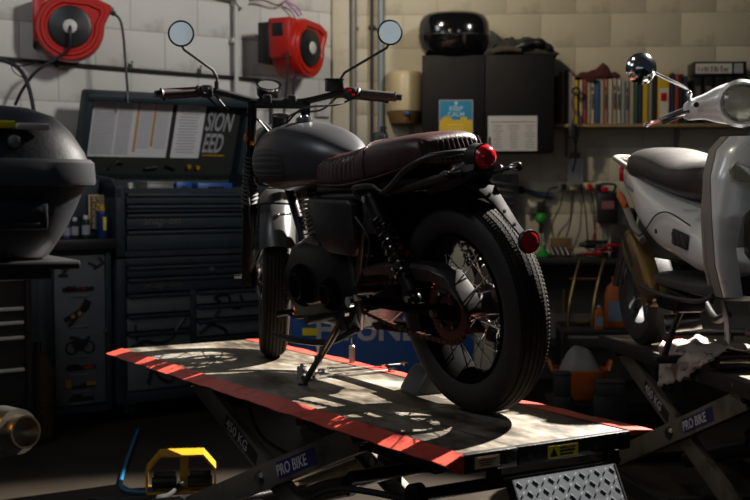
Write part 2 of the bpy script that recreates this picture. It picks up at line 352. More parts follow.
# ------------------------------------------------------------------ hose reels
def hose_reel(loc, rz, label, hose):
    t = empty('hose_reel', loc, rz, label, 'hose reel', 'hose reels')
    # local: disc axis along -y (facing viewer), wall arm behind
    circ = lambda r, n=40: [(r*math.cos(2*PI*k/n), r*math.sin(2*PI*k/n)) for k in range(n)]
    poly = []
    R = .225
    for k in range(41):
        a = rad(62)-k*rad(262)/40; poly.append((R*math.cos(a), R*math.sin(a)))   # clockwise from the upper right
    poly = [(.17, .20), (.27, .155), (.272, .12), (.225, .02)]+[(R*math.cos(rad(-5)-k*rad(250)/36), R*math.sin(rad(-5)-k*rad(250)/36)) for k in range(37)]
    m = MB(); n = len(poly)
    rg = lambda y, sc: [(x*sc, y, z*sc) for x, z in poly]
    m.loft([rg(.165, .86), rg(.15, .95), rg(.08, .99), rg(.0, 1.0), rg(-.05, .99), rg(-.065, .95), rg(-.065, .86), rg(-.078, .83), rg(-.078, .74), rg(-.062, .70)])
    m.build('casing', RED, t)
    MB().box((-.19, .06, .06), (.10, .20, .30), None, .02).build('mounting_arm', RED, t); MB().box((-.236, .07, .12), (.012, .10, .10), None, .004).build('hose_slot', BLK, t)
    MB().b2(-.245, -.225, .14, .24, -.12, .18, .006).b2(-.245, -.05, .22, .24, -.12, .18, .006).build('wall_bracket', BLK, t)
    MB().lathe([(.001, -.0885), (.06, -.0885), (.075, -.084), (.12, -.084), (.138, -.078), (.142, -.064)], (0, 0, 0), 'y', 40).build('side_disc', BLK, t)
    MB().lathe([(.001, -.098), (.038, -.098), (.046, -.092), (.048, -.084)], (0, 0, 0), 'y', 28).build('centre_badge', WHT, t)
    MB().box((.262, .0, .125), (.045, .05, .05), Matrix.Rotation(rad(25), 3, 'Y'), .008).cyl((.27, 0, .12), (.295, 0, .10), .018).build('hose_guide', BLK, t)
    for a in (-20, -70, -120): MB().ball((.205*math.cos(rad(a)), -.055, .205*math.sin(rad(a))), .012, 10).build('screw_boss', RED, t)
    h = MB().tube(hose['in'], .011, 8).build('inlet_hose', HOSE, t)
    h = MB().tube(hose['out'], .009, 8).build('outlet_hose', HOSE, t)
    if 'end' in hose:
        e = V(hose['end']); MB().cyl(e, e-V((0, 0, .03)), .013).cyl(e-V((0, 0, .03)), e-V((0, 0, .045)), .017).cyl(e-V((0, 0, .045)), e-V((0, 0, .075)), .009).build('brass_coupling', CHR, t)
    t.scale = (.82, .82, .82); return t
s1, z1 = lw(70, 28, .22)
hose_reel(wl(s1, .22, z1), AL+rad(-22), 'large red hose reel upper left with hose dangling over the open lid',
    dict(**{'in': [(0, -.09, 0), (.0, -.115, -.05), (-.01, -.10, -.15), (-.10, -.08, -.22), (-.22, -.06, -.30), (-.31, -.03, -.42), (-.36, 0, -.52)],
            'out': [(.285, 0, .11), (.33, 0, .06), (.35, 0, -.05), (.36, 0, -.2), (.375, 0, -.42)]}, end=(.375, 0, -.42)))
s2, z2 = lw(300, 49, .25)
hose_reel(wl(s2, .28, z2), AL+rad(26), 'smaller looking red hose reel turned sideways near the corner column',
    {'in': [(-.10, .0, -.20), (-.13, .0, -.3), (-.14, .0, -.45)], 'out': [(-.26, -.03, -.04), (-.26, -.03, -.12), (-.26, -.02, -.3), (-.265, 0, -.50)]})
t = empty('loose_air_hose', at(0, 62, 6.3), 0, 'two black air hoses looping down the wall behind the black top box', 'hose')
p0 = at(0, 62, 6.3)
P = lambda x, y, d=6.3: at(x, y, d)-p0
MB().tube([P(-30, 60), P(0, 60), P(18, 68), P(28, 85), P(34, 115), P(34, 150)], .011, 8).build('hose', HOSE, t)
MB().tube([P(10, 60), P(14, 72), P(28, 80)], .003, 6).tube([P(12, 60), P(20, 66), P(38, 62)], .003, 6).build('cable_tie', HOSE, t)

# ------------------------------------------------------------------ tool chest with open lid (left wall frame, front plane .65 off the wall)
tc = empty('tool_chest', wl(-1.835, .65, 0), AL, 'large dark teal roller tool chest with drawers and propped open lid', 'tool chest')
W_, D_ = 1.04, .60
rt = lambda z0, z1, y0=0, y1=D_: MB().b2(0, W_, y0, y1, z0, z1, .008)
# roller cabinet body as frame: sides, rails
m = MB(); m.b2(0, .055, 0, D_, .10, .875, .006).b2(W_-.055, W_, 0, D_, .10, .875, .006).b2(.05, W_-.05, 0, D_, .10, .16, .004).b2(.05, W_-.05, .01, D_, .835, .875, .004).b2(.05, W_-.05, D_-.02, D_, .1, .87).b2(.02, W_-.02, .03, D_, .14, .86)
m.build('cabinet_body', TEAL, tc)
MB().b2(.43, .47, -.002, .02, .16, .70, .003).build('centre_divider', TEAL, tc)
def drawer(x0, x1, z0, z1, m, name='drawer'):
    d = MB().b2(x0, x1, -.006, .03, z0, z1-.022, .004).build(name, m, tc)
    MB().b2(x0, x1, -.022, .004, z1-.022, z1-.004, .005).build('grip_rail', TEAL, d)
    return d
drawer(.06, W_-.06, .775, .835, TEAL); drawer(.06, W_-.06, .69, .77, TEAL)
for a, b in ((.58, .685), (.485, .575), (.385, .48)): drawer(.06, .428, a, b, PANG)
for a, b in ((.61, .685), (.53, .605), (.43, .525), (.32, .425)): drawer(.472, W_-.06, a, b, PANG)
drawer(.06, .428, .165, .38, PANG); drawer(.472, W_-.06, .165, .315, PANG)
MB().cyl((.56, -.012, .805), (.56, .0, .805), .016, None, 16).build('lock', CHR, tc)
# top chest
m = MB(); m.b2(0, .055, 0, D_, .885, 1.26, .006).b2(W_-.055, W_, 0, D_, .885, 1.26, .006).b2(.05, W_-.05, .0, D_, .885, .915).b2(.05, W_-.05, D_-.02, D_, .9, 1.30).b2(.02, W_-.02, .03, D_, .9, 1.20)
m.b2(.05, W_-.05, -.004, .012, 1.225, 1.25)
# sloping side cheeks
for x in (0, W_-.03):
    m.prism([(0, 1.25), (.07, 1.30), (.40, 1.33), (D_, 1.36), (D_, 1.2), (0, 1.2)], x, x+.03, lambda a, b, t: (t, a, b))
m.build('top_chest_body', TEAL, tc)
for a, b in ((1.165, 1.225), (1.12, 1.162), (1.03, 1.115), (.918, 1.025)): drawer(.06, W_-.06, a, b, TEAL)
tm = mat('dull_badge_lettering', '6f6a60', .4, .5)
for x, z in ((.15, 1.055), (.15, .715)): text('badge', 'Snap-on', .062, tm, tc, (x, -.0075 if z > 1 else -.0075, z), (PI/2, 0, 0), .15, .001, 1.1)
sw = mat('black_swirl_print', '15171a', .5)
def squiggle(pts, r=.009, nm='printed_tribal_graphic'): MB().tube([(x, -.0075, z) for x, z in pts], r, 6, True).build(nm, sw, tc)
squiggle([(.07, .40), (.15, .43), (.22, .415), (.30, .43), (.36, .50), (.41, .56)]); squiggle([(.10, .52), (.11, .44), (.14, .41)], .006)
squiggle([(.56, .50), (.62, .60), (.58, .64), (.66, .65), (.70, .58), (.76, .59), (.74, .65)]); squiggle([(.48, .45), (.56, .49), (.64, .46), (.66, .42)])
squiggle([(.17, .20), (.20, .30), (.17, .32), (.25, .33), (.22, .25), (.30, .20), (.32, .28), (.27, .33)]); squiggle([(.5, .24), (.56, .28), (.62, .22)])
for x in (.10, W_-.10):
    for y in (.08, D_-.08):
        c_ = MB().cyl((x-.016, y, .045), (x+.016, y, .045), .045, None, 20).build('castor', BLK, tc)
        MB().b2(x-.03, x+.03, y-.03, y+.03, .088, .10).b2(x-.028, x-.02, y-.02, y+.02, .04, .09).b2(x+.02, x+.028, y-.02, y+.02, .04, .09).build('fork', SILD, c_)
# lid leaning forward from the back hinge
lid = MB(); tau = rad(20); LH = .50
LM = Matrix.Translation((0, D_-.03, 1.315)) @ Matrix.Rotation(tau, 4, 'X')
lid.M = LM
lid.b2(-.01, W_+.01, 0, .03, 0, LH, .012).b2(-.01, .035, -.075, .02, .0, LH, .012).b2(W_-.035, W_+.01, -.075, .02, .0, LH, .012).b2(-.01, W_+.01, -.085, .02, LH-.035, LH+.01, .014)
ld = lid.build('lid', TEAL, tc)
MB(LM).b2(.035, W_-.035, -.004, -.001, .02, LH-.04).build('lid_lining', mat('dark_olive_lining', '232622', .6), ld)
def lidplane(x0, x1, z0, z1, m, name, y=-.008, sh=0):
    mm = MB(LM); mm.prism([(x0, z0), (x1, z0), (x1+sh, z1), (x0+sh, z1)], y, y+.002, lambda a, b, t: (a, t, b)); return mm.build(name, m, ld)
lidplane(.045, .545, .125, .46, PAPER, 'price_list'); lidplane(.575, .76, .125, .46, PAPER, 'notice_sheet')
txg = mat('small_print', '77777e', .8)
mm = MB(LM)
for i in range(24):
    z = .145+i*.0127
    for a, b in ((.07, .20), (.215, .30)): mm.box(((a+b)/2, -.0085, z), (b-a, .001, .004))
    for a, b in ((.35, .425), (.455, .53)):
        if 2 < i: mm.box(((a+b)/2, -.0085, z), (b-a, .001, .003))
for i in range(16): mm.box((.665+random.uniform(-.01, .01), -.0085, .16+i*.018), (.12, .001, .004))
mm.build('printed_lines', txg, ld)
mm = MB(LM)
for i in range(18):
    z = .165+i*.0165
    mm.box((.335, -.0088, z), (.018, .001, .012))
    if i > 1: mm.box((.44, -.0088, z), (.018, .001, .012))
mm.build('yellow_tabs', YEL, ld)
RX = Matrix.Rotation(tau, 4, 'X') @ Matrix.Rotation(PI/2, 4, 'X')
for s_, z in (('SION', .300), ('EED', .165)):
    o = text('printed_word', s_, .165, mat('dim_white_lettering', '98989c', .6, 0, .05), ld, (LM @ V((.77, -.010, z))), RX.to_euler(), .22, .0005, .47, 'LEFT', .003)
lidplane(.78, .93, .14, .147, YEL, 'yellow_underline')
# things lying in the open tray
ty = 1.205
def tray(name, c, d, m, label, cat, grp=None):
    e = empty(name, wl(-1.835+c[0], .65-c[1], ty), AL, label, cat, grp)
    b = MB().box((0, 0, d[2]/2+.001), d, None, .008).build('body', m, e)
    return e
e = tray('socket_case', (.62, .12, 0), (.22, .14, .075), BLUEP, 'bright blue plastic case in the open tray of the teal tool chest', 'case')
MB().tube([(-.04, -.07, .05), (-.04, -.085, .05), (.04, -.085, .05), (.04, -.07, .05)], .005, 6).build('handle', BLK, e)
e = tray('parts_tin', (.29, .12, 0), (.16, .12, .07), SILD, 'dull grey metal tin in the open tray left of the blue case', 'tin')
MB().box((0, 0, .074), (.165, .125, .012), None, .004).build('lid', SILD, e)
e = tray('glue_tube', (.13, .10, 0), (.05, .05, .05), BRONZ, 'small bronze container at the left end of the open tray', 'container'); MB().cyl((0, 0, .05), (0, 0, .075), .014).build('cap', WHT, e)
e = tray('small_case', (.438, .13, 0), (.10, .12, .08), BLUEP, 'narrow dark blue case tucked between grey tin and bright blue case', 'case'); MB().box((0, -.062, .05), (.04, .006, .015)).build('latch', CHR, e)
e = tray('tool_roll', (.86, .12, 0), (.2, .1, .05), JACK, 'dark tool roll at the right end of the open tray', 'tool roll'); MB().tube([(0, -.055, .0), (0, -.055, .045), (0, .055, .052)], .005, 6).build('strap', GREENP, e)
MB(LM).tube([(.2, -.02, .06), (.24, -.02, .10), (.28, -.02, .09)], .008, 6).tube([(.42, -.02, .06), (.5, -.02, .07)], .009, 6).tube([(.55, -.02, .08), (.62, -.02, .06)], .008, 6).build('clipped_tools', BLK, ld)
MB(LM).box((.70, -.02, .075), (.02, .02, .02)).box((.76, -.02, .07), (.018, .02, .018)).build('yellow_fastener', YEL, ld)

# ------------------------------------------------------------------ side locker with sticker door
sl = empty('side_locker', wl(-2.205, .62, 0), AL, 'narrow teal side locker with grey door covered in tool stickers', 'cabinet')
SW = .345
MB().b2(0, SW, 0, .5, .075, .93, .008).b2(-.005, .03, -.012, .1, .075, .93, .004).b2(SW-.03, SW+.005, -.012, .1, .075, .93, .004).b2(0, SW, -.01, .1, .075, .11).build('body', TEAL, sl)
MB().b2(.10, SW+.01, .14, .5, .99, 1.30, .008).build('upper_body', TEAL, sl)
MB().b2(-.03, SW+.02, -.06, .5, .93, .985, .006).build('shelf', BLK, sl)
dr = MB().b2(.035, SW-.035, -.018, .0, .12, .90, .005).build('door', PANG, sl)
MB().cyl((.305, -.03, .50), (.305, -.015, .50), .012).build('lock', CHR, dr)
def sticker(nm, mm, m): mm.build(nm, m, dr)
yy = -.0215
B = lambda mm, x, z, w_, h_, a=0: mm.box((x, yy, z), (w_, .003, h_), Matrix.Rotation(rad(a), 3, 'Y'))
mm = MB()
for x, z, a in ((.07, .84, 30), (.09, .82, -40), (.11, .85, 20), (.08, .80, 0), (.24, .85, 25), (.27, .84, -30), (.29, .87, 50)): B(mm, x, z, .05, .014, a)
sticker('black_graphic', mm, sw)
mm = MB(); B(mm, .16, .725, .17, .022); B(mm, .12, .728, .05, .03); sticker('spanner_sticker', mm, INK); mm = MB(); B(mm, .12, .732, .03, .012); B(mm, .19, .73, .02, .014); mm.M = Matrix.Translation((0, -.002, 0)); sticker('red_detail', mm, REDP)
mm = MB(); B(mm, .15, .60, .15, .026, -28); B(mm, .13, .56, .075, .02, -52); B(mm, .20, .64, .06, .04, -60); sticker('gun_shaped_tool_sticker', mm, INK); mm = MB(Matrix.Translation((0, -.002, 0))); B(mm, .13, .585, .02, .02, -28); B(mm, .165, .60, .02, .02, -28); sticker('yellow_detail', mm, YEL)
mm = MB()
for x in (.12, .215): mm.lathe([(.026, yy-.001), (.034, yy-.001), (.034, yy+.002), (.026, yy+.002)], (x, 0, .42), 'y', 24, closed=True)
B(mm, .165, .445, .08, .035, -5); B(mm, .14, .47, .06, .016, 12); B(mm, .205, .45, .014, .06, 25); B(mm, .16, .42, .05, .03); sticker('motorcycle_sticker', mm, INK)
mm = MB(); B(mm, .17, .315, .16, .02); B(mm, .13, .318, .06, .034); sticker('long_tool_sticker', mm, INK); mm = MB(Matrix.Translation((0, -.002, 0))); B(mm, .21, .315, .05, .01); sticker('red_detail', mm, REDP)
mm = MB(); B(mm, .165, .215, .17, .012); B(mm, .19, .222, .04, .02); sticker('jack_sticker', mm, INK); mm = MB(Matrix.Translation((0, -.002, 0))); B(mm, .10, .235, .03, .045); B(mm, .225, .228, .05, .02); sticker('yellow_detail', mm, YEL)
mm = MB(); B(mm, .17, .16-.01, .14, .022); B(mm, .15, .165, .05, .02); sticker('flat_tool_sticker', mm, INK)
mm = MB()
for z in (.69, .53, .375, .28, .19, .128): B(mm, .165, z, .10, .007)
sticker('caption_line', mm, SILD)
# poster on locker side
po = empty('lettered_sign', wl(lw(88, 205, .49)[0]+.04, .492, 0), AL, 'cream card with stacked dark capital letters above the spray cans', 'sign')
MB().b2(-.04, .055, -.008, 0, 1.03, 1.215).build('card', mat('aged_card', 'c4ab84', .8), po)
for i, s_ in enumerate(('ES', 'EN', 'EN', 'EN', 'EN')): text('letters', s_, .046, INK, po, (-.034, -.0095, 1.175-i*.036), (PI/2, 0, 0), 0, .0005, 1.1, 'LEFT', .001)
text('small_number', '7', .03, TEXTW, sl, (.13, .137, 1.25), (PI/2, 0, 0))
# cans
def can(name, s, off, z, r, h, body, capm, label, capstyle='spray'):
    t = wthing(name, AL, s, off, z, label, 'can')
    MB().lathe([(.001, 0), (r*.95, 0), (r, .004), (r, h*.86), (r*.93, h*.90), (r*.55, h*.94), (r*.5, h*.95), (.001, h*.95)], (0, 0, 0), 'z', 20).build('body', body, t)
    mm = MB().lathe([(.001, h*1.12), (r*.5, h*1.12), (r*.62, h*1.09), (r*.66, h*.90), (.001, h*.90)], (0, 0, 0), 'z', 18)
    if capstyle == 'trigger': mm.box((-r*.4, -.0, h*1.12), (r*1.5, r*.8, h*.09), None, .004)
    mm.build('cap', capm, t)
    MB().lathe([(r+.0008, h*.2), (r+.0008, h*.65)], (0, 0, 0), 'z', 20).build('label_band', PAPG if body is not BLUEP else YEL if 0 else PAPG, t) if capstyle == 'spray' else MB().box((r*.2, -r*.85, h*.5), (r*.7, .01, h*.45), None, .003).build('label_panel', YELS, t)
NAVYC = mat('navy_can_paint', '1b2f66', .3, .2)
can('spray_can', lw(102, 240, .62)[0], .62, .986, .027, .155, NAVYC, YEL, 'navy blue spray can with yellow trigger cap on the locker shelf', 'trigger')
can('spray_can', lw(86, 240, .64)[0], .64, .986, .02, .11, mat('dark_green_can', '20352a', .3, .2), WHT, 'small dark green can with white cap beside the yellow capped can')
can('spray_can', lw(75, 240, .62)[0], .62, .986, .018, .10, INK, WHT, 'small black can with pale label, left of the green can')
can('spray_can', lw(67, 240, .60)[0], .60, .986, .018, .09, mat('mauve_can', '5a4a7a', .3, .2), BLK, 'short mauve can at the left end of the locker shelf')

# ------------------------------------------------------------------ black drawer unit at far left with pale handles
fx, _ = lw(32, 340, 1.0)
bd = empty('drawer_cabinet', wl(fx-.62, 1.0, 0), AL, 'black drawer cabinet with pale bar handles at the left edge', 'cabinet')
MB().b2(0, .62, .01, .5, .05, .93, .008).b2(.0, .03, -.002, .1, .05, .93, .003).b2(.59, .62, -.002, .1, .05, .93, .003).build('body', BLK, bd)
zs = [.93-.02]+[lw(20, y, 1.0)[1] for y in (279, 309, 323, 338, 370)]
zz = [lw(20, y, 1.0)[1] for y in (279, 309, 323, 338, 370, 420)]
for i in range(5):
    d = MB().b2(.035, .585, -.008, .02, zz[i+1]+.012, zz[i]+.008, .004).build('drawer', BLK, bd)
    MB().b2(.30 if i < 9 else .2, .575, -.026, -.006, zz[i]-.004, zz[i]+.012, .004).build('handle', WHT, d)
yb = empty('yellow_canister', wl(fx+.10, .80, 0), AL, 'dull yellow tall canister between black drawers and side locker', 'canister')
MB().lathe([(.001, 0), (.07, 0), (.075, .01), (.075, .16), (.071, .165), (.075, .17), (.075, .34), (.06, .40), (.02, .44), (.001, .44)], (0, 0, 0), 'z', 22).build('body', mat('dull_ochre', '4a3510', .6, 0, .3), yb)
MB().cyl((0, 0, .43), (0, 0, .49), .022).build('valve', BLK, yb)

# ================================================================== BACK WALL (right half)
# paper towel dispenser
s0, _ = rw(385, 90, .2); s1_, _ = rw(423, 90, .2); zb = rw(400, 118, .2)[1]; zt = rw(400, 70, .2)[1]
t = wthing('towel_dispenser', AR, (s0+s1_)/2, .0, zb, 'rounded cream paper towel dispenser left of the black wall cabinet', 'dispenser')
hw = (s1_-s0)/2
def dring(k, z): return [(hw*k*math.cos(a), -.02-.20*k*max(0, math.sin(a)) if math.sin(a) > 0 else 0, z) for a in [2*PI*i/28 for i in range(28)]]
MB().loft([dring(.93, .045), dring(.99, .05), dring(1, .07), dring(1, zt-zb-.03), dring(.96, zt-zb-.01), dring(.88, zt-zb)]).build('cover', CREAM, t)
MB().loft([dring(.80, -.03), dring(.95, .03), dring(.97, .046)]).build('base', BROWNB, t)
MB().box((.02, -.215, .03), (.03, .012, .02), None, .003).build('lever', BLUEP, t)
MB().prism([(-.02, 0), (.02, 0), (.02, -.30), (.0, -.34)], -.02, -.012, lambda a, b, c_: (a+.04, c_, b)).build('hanging_paper', mat('brown_paper', '9a8566', .8), t)
# oil bottle behind the seat
s0, z0 = rw(380, 151, .3)
ob = wthing('oil_bottle', AR, s0, .3, z0-.05, 'dark oil bottle with pale label behind the brown motorcycle seat', 'bottle')
rr = lambda hx, hy, z, cx=0: [(x, y, z) for x, y in sell(cx, 0, hx, hy, 3.5, 20)]
MB().loft([rr(.048, .03, 0), rr(.052, .034, .01), rr(.052, .034, .14), rr(.04, .03, .165, .005), rr(.018, .018, .175, .02), rr(.018, .018, .185, .02)]).build('body', mat('blue_black_plastic', '1b232b', .35, 0, .1), ob)
MB().cyl((.02, 0, .185), (.02, 0, .205), .02).build('cap', BLK, ob)
lb = MB().box((0, -.035, .08), (.075, .003, .09)).build('label', mat('dark_label', '2b3540', .5), ob)
MB().prism([(-.03, .05), (-.005, .11), (.01, .11), (-.012, .05)], -.038, -.036, lambda a, b, c_: (a, c_, b)).prism([(.0, .05), (.012, .08), (.022, .08), (.03, .05)], -.038, -.036, lambda a, b, c_: (a, c_, b)).build('white_mark', WHT, lb)
sh = wthing('bottle_ledge', AR, s0-.12, .38, z0-.08, 'narrow dark ledge carrying the oil bottle behind the seat', 'shelf')
MB().b2(-.04, .28, 0, .37, 0, .028, .004).build('board', BLK, sh); MB().b2(.0, .02, .05, .37, -.12, 0).b2(.22, .24, .05, .37, -.12, 0).build('bracket', BLK, sh)

# black wall cabinet
x0, zt = rw(422, 55, .35); x1, zb = rw(554, 152, .35)
wc = wthing('wall_cabinet', AR, x0, .35, zb, 'black two-door wall cabinet with blue and yellow poster', 'cabinet')
Wc, Hc = x1-x0, zt-zb
MB().b2(0, Wc, .02, .35, 0, Hc, .003).build('body', CABB, wc)
dmid = rw(485, 100, .35)[0]-x0
for a, b in ((.002, dmid-.002), (dmid+.002, Wc-.002)):
    d = MB().b2(a, b, 0, .018, .002, Hc-.002, .003).build('door', CABB, wc)
    MB().box((dmid+(-.03 if a < .1 else .03), -.008, .06), (.012, .016, .07), None, .004).build('handle', BLK, d)
a = rw(439, 100, .35); b = rw(473, 140, .35)
pw, phh = b[0]-a[0], .245
ps = wthing('keep_calm_poster', AR, a[0], .352, a[1]-phh, 'blue and yellow KEEP CALM poster on the left cabinet door', 'poster')
MB().b2(0, pw, -.004, 0, 0, phh).build('border', PAPG, ps)
MB().b2(.006, pw-.006, -.005, -.003, .12, phh-.006).build('blue_field', mat('poster_blue', '1f86b4', .6), ps)
MB().b2(.006, pw-.006, -.005, -.003, .006, .12).b2(.02, .08, -.0055, -.003, .115, .135).b2(.035, .06, -.0055, -.003, .13, .145).b2(.135, .175, -.0055, -.003, .115, .138).build('yellow_field', mat('poster_yellow', 'd9b81e', .6), ps)
tw = mat('poster_lettering', 'a9d4e4', .6)
text('poster_line', 'KEEP', .040, tw, ps, (pw/2, -.0062, .178), (PI/2, 0, 0), 0, .0004, 1, 'CENTER', .0006)
text('poster_line', 'CALM', .040, tw, ps, (pw/2, -.0062, .142), (PI/2, 0, 0), 0, .0004, 1, 'CENTER', .0006)
MB().prism([(-.010, .012), (.010, .012), (.010, 0), (0, -.014), (-.010, 0)], -.0065, -.005, lambda x, y, c_: (pw/2+x, c_, .222+y)).build('crest', tw, ps)
mm = MB()
for z in (.03, .05, .07, .09): mm.box((pw/2, -.0058, z), (.10, .001, .005))
mm.build('printed_lines', mat('poster_pale_yellow', 'efdb7a', .6), ps)
a = rw(488, 116, .35); b = rw(537, 151, .35)
nt_ = wthing('paper_notice', AR, a[0], .352, b[1], 'grey-white printed notice on the right door of the black cabinet', 'notice')
pw2, ph2 = b[0]-a[0], a[1]-b[1]
MB().b2(0, pw2, -.003, 0, 0, ph2).build('sheet', PAPER, nt_)
mm = MB().b2(.015, pw2-.015, -.004, -.002, ph2-.040, ph2-.035)
for i in range(9):
    for j in range(3): mm.box((.06+j*.10, -.0035, ph2-.06-i*.017), (random.uniform(.03, .07), .001, .004))
mm.build('printed_lines', txg, nt_)

# top case on the cabinet
a = rw(418, 56, .25); b = rw(490, 56, .25); top = rw(450, 12, .25)[1]
tb = wthing('top_case', AR, (a[0]+b[0])/2, .22, Hc+zb, 'glossy black rounded motorcycle top case on the wall cabinet', 'top case')
hw = (b[0]-a[0])/2; hh = top-(Hc+zb)
def tcr(kx, ky, z, n=2.6): return [(x, y, z) for x, y in sell(0, 0, hw*kx, .20*ky, n, 36)]
MB().loft([tcr(.72, .75, .0), tcr(.80, .8, .006), tcr(.93, .92, .05), tcr(.99, .98, .10), tcr(1, 1, hh*.44)]).build('lower_shell', GLOSS, tb)
rings = [tcr(1.0, 1.0, hh*.46)]+[tcr(*v) for v in ((1.0, 1.0, hh*.60), (.965, .96, hh*.76), (.88, .87, hh*.89), (.72, .7, hh*.965), (.5, .48, hh*.995), (.2, .2, hh))]
MB().loft(rings).build('lid', GLOSS, tb)
MB().loft([tcr(1.005, 1.005, hh*.44), tcr(1.005, 1.005, hh*.46)]).build('seam', BLK, tb)
MB().box((0, -.205, hh*.45), (.07, .02, .05), None, .006).build('latch', GLOSS, tb)
# crumpled jacket
a = rw(488, 56, .22); b = rw(557, 56, .22)
jk = wthing('folded_jacket', AR, a[0], .32, Hc+zb, 'crumpled dark grey jacket heaped on the black cabinet beside the top case', 'jacket')
jw = b[0]-a[0]
def jf(u, v):
    x = u*jw; y = v*.28; e = min(1, 6*min(u, 1-u))*min(1, 5*min(v, 1-v))
    h = .05+.055*math.sin(PI*min(1, u*1.1))**.5+.03*noise.noise((x*14, y*11, 1))+.018*noise.noise((x*35, y*26, 3))
    return (x+.015*noise.noise((y*20, x*9, 5)), y, max(.004, h*e**.6))
MB().grid(jf, 46, 24, .006).build('cloth', JACK, jk, angle=180)
MB().tube([(.10, .0, .03), (.19, -.015, .05), (.28, -.01, .075), (.35, 0, .06), (.40, .02, .02)], lambda t: .018+.010*math.sin(PI*t)+.005*math.sin(t*23), 10).build('sleeve', BLK, jk)
MB().tube([(.02, -.01, .02), (.10, -.02, .035), (.20, -.015, .03)], .02, 10).build('cuff', mat('grey_cuff', '4a4640', .8, 0, .3, 20, .6, 60), jk)

# ------------------------------------------------------------------ book shelf
sx0, sz = rw(552, 124, .22); sx1 = sx0+1.9
bs = wthing('wall_shelf', AR, sx0, .24, sz-.022, 'long worn pale board shelf holding manuals and binders', 'shelf')
MB().b2(0, 1.9, 0, .24, 0, .022, .003).build('board', WOOD, bs)
for x in (.1, .8, 1.5): MB().b2(x, x+.02, .03, .24, -.015, 0).b2(x, x+.02, .225, .24, -.18, 0).prism([(.05, 0), (.06, 0), (.235, -.16), (.225, -.16)], x+.004, x+.016, lambda a, b, c_: (c_, a, b)).build('bracket', SILD, bs)
colr = {'dk': '2a2320', 'br': '6a4a30', 'gr': '8a8780', 'wh': 'b9b2a2', 'cr': 'a89b84', 'ye': 'c9a514', 'rd': '9a3a34', 'bl': '25507f', 'db': '1f2a44', 'gn': '2a5a44', 'pk': 'a8726a', 'gy': '5f676a', 'bk': '1c1a1a', 'gg': '8e9a9a'}
nmc = {'dk': 'dark', 'br': 'brown', 'gr': 'grey', 'wh': 'off-white', 'cr': 'cream', 'ye': 'yellow', 'rd': 'red', 'bl': 'blue', 'db': 'navy', 'gn': 'green', 'pk': 'pink', 'gy': 'slate grey', 'bk': 'black', 'gg': 'pale grey-blue'}
books = [(557, 4, 'dk', 75), (561, 4, 'br', 71), (565, 3, 'bk', 70), (568, 4, 'gr', 72), (572, 3, 'cr', 76), (575, 3, 'ye', 80), (579.5, 3, 'wh', 80), (583, 4, 'rd', 78), (587.5, 3, 'cr', 80), (591, 3.5, 'wh', 79), (595, 5, 'bl', 80), (600.5, 3.5, 'cr', 81), (604.5, 3.5, 'pk', 79), (608.5, 4, 'wh', 79), (613, 4, 'cr', 78), (617.5, 3.5, 'wh', 79), (621.5, 3.5, 'gg', 80), (625.5, 4, 'gr', 81), (630, 4, 'cr', 80), (634.5, 3.5, 'gn', 79), (638.5, 4, 'db', 80), (643, 5, 'ye', 76), (648.5, 4, 'gr', 76), (653, 4, 'bk', 75), (657.5, 12, 'ye', 74), (670.5, 4, 'db', 73), (675, 4, 'rd', 74), (679.5, 4, 'bk', 74), (684, 4, 'db', 76)]
after = 'start of the shelf beside the black cabinet'
swirl = mat('spine_print', '3c3c44', .6)
for i, (px, pwid, cc, ty_) in enumerate(books):
    a_ = rw(px, 100, .2)[0]; b_ = rw(px+pwid, 100, .2)[0]; h = rw(px, ty_, .2)[1]-sz
    prev = nmc[books[i-1][2]] if i else None; nxt = nmc[books[i+1][2]] if i+1 < len(books) else None
    where = ('first book beside the black wall cabinet' if i == 0 else 'last before the gap to the black binders' if nxt is None else 'between %s and %s spines' % (prev, nxt))
    extra = ', %s' % ('left part of the shelf' if px < 600 else 'below the maroon cloth' if px < 612 else 'behind the scooter mirror' if px < 650 else 'right of the scooter mirror')
    e = wthing('book', AR, a_, .2, sz, '%s %s %s%s' % ('wide' if pwid > 8 else 'slim' if pwid < 3.6 else 'medium', nmc[cc]+' manual', where, extra), 'book', 'workshop manuals on the shelf')
    wd = b_-a_-.002; bm_ = mat('book_'+nmc[cc], colr[cc], .6, 0, .15, 20)
    MB().b2(0, wd, 0, .16, 0, .003).b2(0, .0025, 0, .17, 0, h, .001).b2(wd-.0025, wd, 0, .17, 0, h, .001).b2(0, wd, 0, .004, 0, h, .001).build('cover', bm_, e)
    MB().b2(.0026, wd-.0026, .004, .165, .003, h-.004).build('pages', CREAM, e)
    if pwid > 8: MB().b2(.012, wd-.004, -.002, 0, .02, h*.72).build('spine_label', WHT, e); MB().b2(.02, wd-.014, -.003, -.001, h*.45, h*.62).build('spine_mark', REDP, e)
    elif i in (7, 9, 14, 15, 17, 12): MB().box((wd/2, -.001, h*.5), (wd*.6, .002, h*.35)).box((wd*.4, -.001, h*.78), (wd*.5, .002, h*.1)).build('spine_print', swirl, e)
